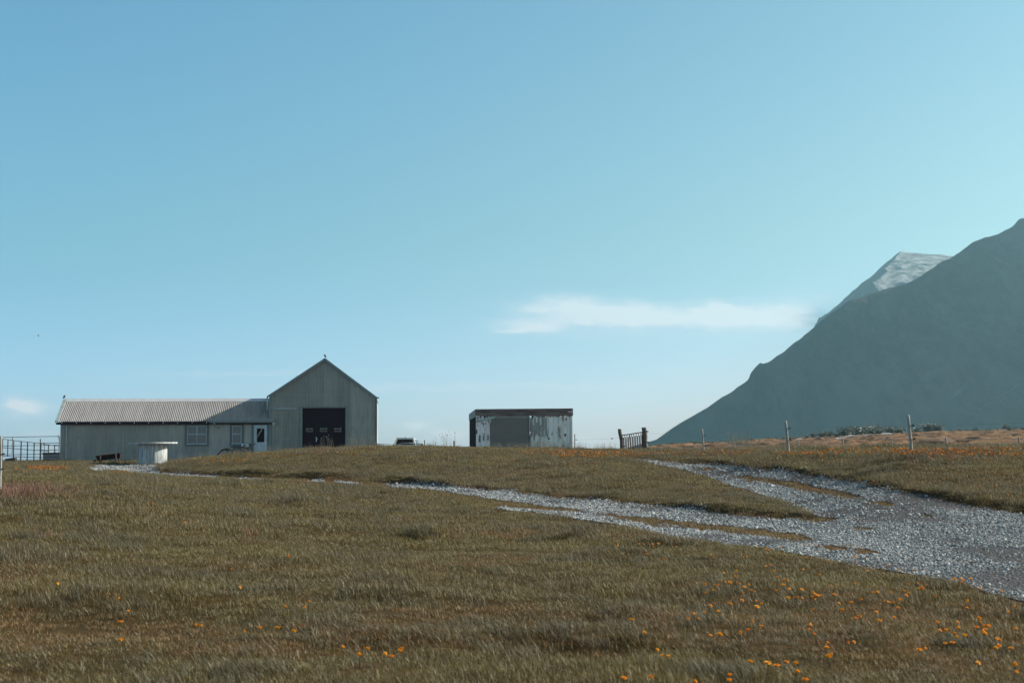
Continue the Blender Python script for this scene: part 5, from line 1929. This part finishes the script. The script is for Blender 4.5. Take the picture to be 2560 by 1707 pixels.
b.inputs['Specular IOR Level'].default_value = .05
M['mountain'] = m
idx = np.arange(nx_ * ny_).reshape(ny_, nx_)
Fm = np.stack([idx[:-1, :-1], idx[:-1, 1:], idx[1:, 1:], idx[1:, :-1]], -1).reshape(-1, 4)
me = mesh_np('mountain', np.stack([XX, YY, zz], -1).reshape(-1, 3), Fm, M['mountain'])
o = bpy.data.objects.new('mountain', me)
col.objects.link(o)
tag(o, kind='structure')

YP = 4700.0
pk_ = W(2255, 629, YP)
nx2, ny2 = 300, 200
xs = np.linspace(pk_.x - 560, pk_.x + 900, nx2)
ys = np.linspace(YP - 900, YP + 700, ny2)
XX, YY = np.meshgrid(xs, ys)
dx = XX - pk_.x
rough = fbm(XX * .012, YY * .012, 31, 5)
Lp = pk_.z + dx * .86 + rough * 16 + np.where(dx < -200, fbm(XX * .04, YY * .02, 37, 3) * 10, 0) + (YY - YP) * -.05
Lp = np.where(dx < -205, Lp + (dx + 205) * 2.2, Lp)
Rp = pk_.z - dx * .105 - np.maximum(YP - YY, 0) * .42 + fbm(XX * .014, YY * .022, 33, 6) * 17 * sstep(0, 160, np.hypot(dx, YY - YP))
Bp = pk_.z - np.maximum(YY - YP, 0) * .5 - np.abs(dx) * .0
zz = np.minimum(np.minimum(Lp, Rp), Bp + 2 * rough)
m, t, b = newmat('snowy_peak')
gp = t.new('ShaderNodeNewGeometry').outputs['Position']
n1 = t.ramp(t.noise(t.mapping(gp, (.022, .012, .075)), 1.0, 9, .75), .42, .58)
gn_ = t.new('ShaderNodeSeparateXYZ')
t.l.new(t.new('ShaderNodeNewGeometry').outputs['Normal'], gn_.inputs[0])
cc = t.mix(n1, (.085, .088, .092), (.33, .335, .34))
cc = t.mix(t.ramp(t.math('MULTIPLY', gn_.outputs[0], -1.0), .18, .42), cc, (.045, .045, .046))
t.l.new(cc, b.inputs['Base Color'])
b.inputs['Roughness'].default_value = 1.0
M['peak'] = m
idx = np.arange(nx2 * ny2).reshape(ny2, nx2)
Fm = np.stack([idx[:-1, :-1], idx[:-1, 1:], idx[1:, 1:], idx[1:, :-1]], -1).reshape(-1, 4)
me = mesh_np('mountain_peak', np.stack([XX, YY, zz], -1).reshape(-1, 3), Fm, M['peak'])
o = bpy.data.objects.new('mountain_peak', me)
col.objects.link(o)
tag(o, kind='structure')

# ------------------------------------------------------------------ haze
m = bpy.data.materials.new('haze_air')
m.use_nodes = True
t = NT(m.node_tree)
t.n.remove(t.n['Principled BSDF'])
pv = t.new('ShaderNodeVolumePrincipled')
pv.inputs['Color'].default_value = (.45, .82, .96, 1)
pv.inputs['Density'].default_value = .97e-4
pv.inputs['Anisotropy'].default_value = .5
t.l.new(pv.outputs[0], t.n['Material Output'].inputs['Volume'])
hz = MB().box(-4200, 4200, -80, 6800, -75, 900).build('haze', m)
tag(hz, 'thin pale blue air haze over the whole landscape', 'haze', kind='stuff')

# ------------------------------------------------------------------ sun, sky
SUN_EL = 27.0
# a sun a little beyond the picture plane: walls that face the camera stay in shade
SUN_AZ = 77.0   # degrees clockwise from the view direction (+y)
sd = Vector((math.sin(R(SUN_AZ)) * math.cos(R(SUN_EL)), math.cos(R(SUN_AZ)) * math.cos(R(SUN_EL)), math.sin(R(SUN_EL))))
sun = bpy.data.lights.new('sun', 'SUN')
sun.energy = 4.8
sun.angle = R(.5)
sun.color = (1.0, .94, .84)
so = bpy.data.objects.new('sun', sun)
col.objects.link(so)
so.rotation_euler = sd.to_track_quat('Z', 'Y').to_euler()

w = bpy.data.worlds.new('World')
sc.world = w
w.use_nodes = True
t = NT(w.node_tree)
bg = t.n['Background']
sky = t.new('ShaderNodeTexSky', sky_type='NISHITA')
sky.sun_disc = False
sky.sun_elevation = R(SUN_EL)
sky.sun_rotation = R(SUN_AZ)
sky.altitude = 10
sky.air_density = 1.0
sky.dust_density = .7
sky.ozone_density = 2.0
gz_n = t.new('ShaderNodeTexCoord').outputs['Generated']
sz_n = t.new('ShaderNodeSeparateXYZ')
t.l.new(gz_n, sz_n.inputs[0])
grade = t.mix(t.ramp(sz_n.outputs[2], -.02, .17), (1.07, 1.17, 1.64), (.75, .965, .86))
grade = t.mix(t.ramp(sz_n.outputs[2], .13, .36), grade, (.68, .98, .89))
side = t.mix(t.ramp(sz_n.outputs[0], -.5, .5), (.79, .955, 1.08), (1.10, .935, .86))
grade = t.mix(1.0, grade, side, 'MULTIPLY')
grade = t.mix(t.ramp(sz_n.outputs[2], .36, .62), grade, (.48, .40, .31))  # unseen sky above the frame darkened and warmed to cut ambient light
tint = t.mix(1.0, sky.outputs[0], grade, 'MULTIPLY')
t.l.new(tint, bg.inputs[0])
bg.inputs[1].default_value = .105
# clouds: soft-edged banks placed by direction in the sky
gen = t.new('ShaderNodeTexCoord').outputs['Generated']
sx = t.new('ShaderNodeSeparateXYZ')
t.l.new(gen, sx.inputs[0])
yy = t.math('MAXIMUM', sx.outputs[1], .02)
A = t.math('DIVIDE', sx.outputs[0], yy)
Bv = t.math('DIVIDE', sx.outputs[2], yy)
cmb = t.new('ShaderNodeCombineXYZ')
t.l.new(A, cmb.inputs[0])
t.l.new(Bv, cmb.inputs[1])
cv_ = cmb.outputs[0]
wob = t.noise(t.mapping(cv_, (14, 60, 1)), 1.0, 6, .6)
wob2 = t.noise(t.mapping(cv_, (40, 90, 1), (3, 1, 0)), 1.0, 5, .6)
A2 = t.math('ADD', A, t.math('MULTIPLY', t.math('SUBTRACT', wob, .5), .07))
B2 = t.math('ADD', Bv, t.math('MULTIPLY', t.math('SUBTRACT', wob2, .5), .014))


def bank(cx, cy, rx_, ry_, wgt, soft=1.0, up=True):
    a0_, b0_ = ray(cx, cy)
    ra, rb = rx_ / FPX, ry_ / FPX
    da = t.math('DIVIDE', t.math('SUBTRACT', A2, a0_), ra)
    db = t.math('DIVIDE', t.math('SUBTRACT', B2, b0_), rb)
    r2 = t.math('ADD', t.math('MULTIPLY', da, da), t.math('MULTIPLY', db, db))
    return t.math('MULTIPLY', t.math('EXPONENT', t.math('MULTIPLY', r2, -1.0)), wgt)


def total(lst):
    s_ = lst[0]
    for q in lst[1:]:
        s_ = t.math('ADD', s_, q)
    return s_


main = total([bank(1400, 768, 95, 24, .55), bank(1520, 776, 120, 24, .5), bank(1660, 792, 160, 20, .55), bank(1500, 800, 220, 13, .4), bank(1800, 782, 85, 26, .6), bank(1880, 792, 120, 27, .75), bank(1970, 800, 70, 22, .5), bank(1330, 816, 95, 13, .6), bank(1270, 826, 50, 7, .4), bank(2005, 768, 55, 26, .35), bank(1560, 832, 260, 20, .14)])
gapn = t.ramp(t.noise(t.mapping(cv_, (22, 75, 1), (8, 3, 0)), 1.0, 6, .62), .28, .62)
main = t.math('MULTIPLY', main, t.math('MULTIPLY_ADD', gapn, .6, .85))
low_ = total([bank(38, 1010, 34, 18, .8), bank(58, 1022, 70, 14, .5), bank(1018, 1063, 38, 9, .5), bank(1120, 1084, 40, 12, .45), bank(620, 932, 260, 5, .22), bank(950, 970, 300, 9, .2), bank(1380, 962, 300, 6, .15), bank(120, 1085, 60, 10, .2), bank(1480, 1100, 70, 14, .3)])
dens = t.math('MINIMUM', t.math('ADD', main, low_), .85)
cb_ = t.new('ShaderNodeBackground')
cb_.inputs[0].default_value = (.93, .97, 1.0, 1)
cb_.inputs[1].default_value = .68
mx = t.new('ShaderNodeMixShader')
t.l.new(dens, mx.inputs[0])
t.l.new(bg.outputs[0], mx.inputs[1])
t.l.new(cb_.outputs[0], mx.inputs[2])
shd = t.math('MINIMUM', total([bank(2066, 790, 46, 28, .75), bank(2035, 815, 46, 24, .6)]), .7)
sb = t.new('ShaderNodeBackground')
sb.inputs[0].default_value = (.30, .56, .72, 1)
sb.inputs[1].default_value = .52
mx2 = t.new('ShaderNodeMixShader')
t.l.new(shd, mx2.inputs[0])
t.l.new(mx.outputs[0], mx2.inputs[1])
t.l.new(sb.outputs[0], mx2.inputs[2])
t.l.new(mx2.outputs[0], t.n['World Output'].inputs[0])

# ------------------------------------------------------------------ camera
cam = bpy.data.cameras.new('camera')
cam.lens = 36.0 * FPX / 2560
cam.sensor_width = 36.0
cam.clip_start = .1
cam.clip_end = 30000
cam.dof.use_dof = True
cam.dof.focus_distance = 75
cam.dof.aperture_fstop = 4.5
co = bpy.data.objects.new('camera', cam)
col.objects.link(co)
co.matrix_world = Matrix.Translation((0, 0, ZC)) @ Matrix.Rotation(PI / 2 + PITCH, 4, 'X') @ Matrix.Rotation(-ROLL, 4, 'Z')
sc.camera = co
sc.view_settings.view_transform = 'Standard'
sc.view_settings.look = 'None'
sc.view_settings.exposure = .75
sc.view_settings.gamma = 1
sc.render.engine = 'CYCLES'
sc.cycles.use_denoising = True
sc.cycles.max_bounces = 6
sc.cycles.volume_bounces = 0
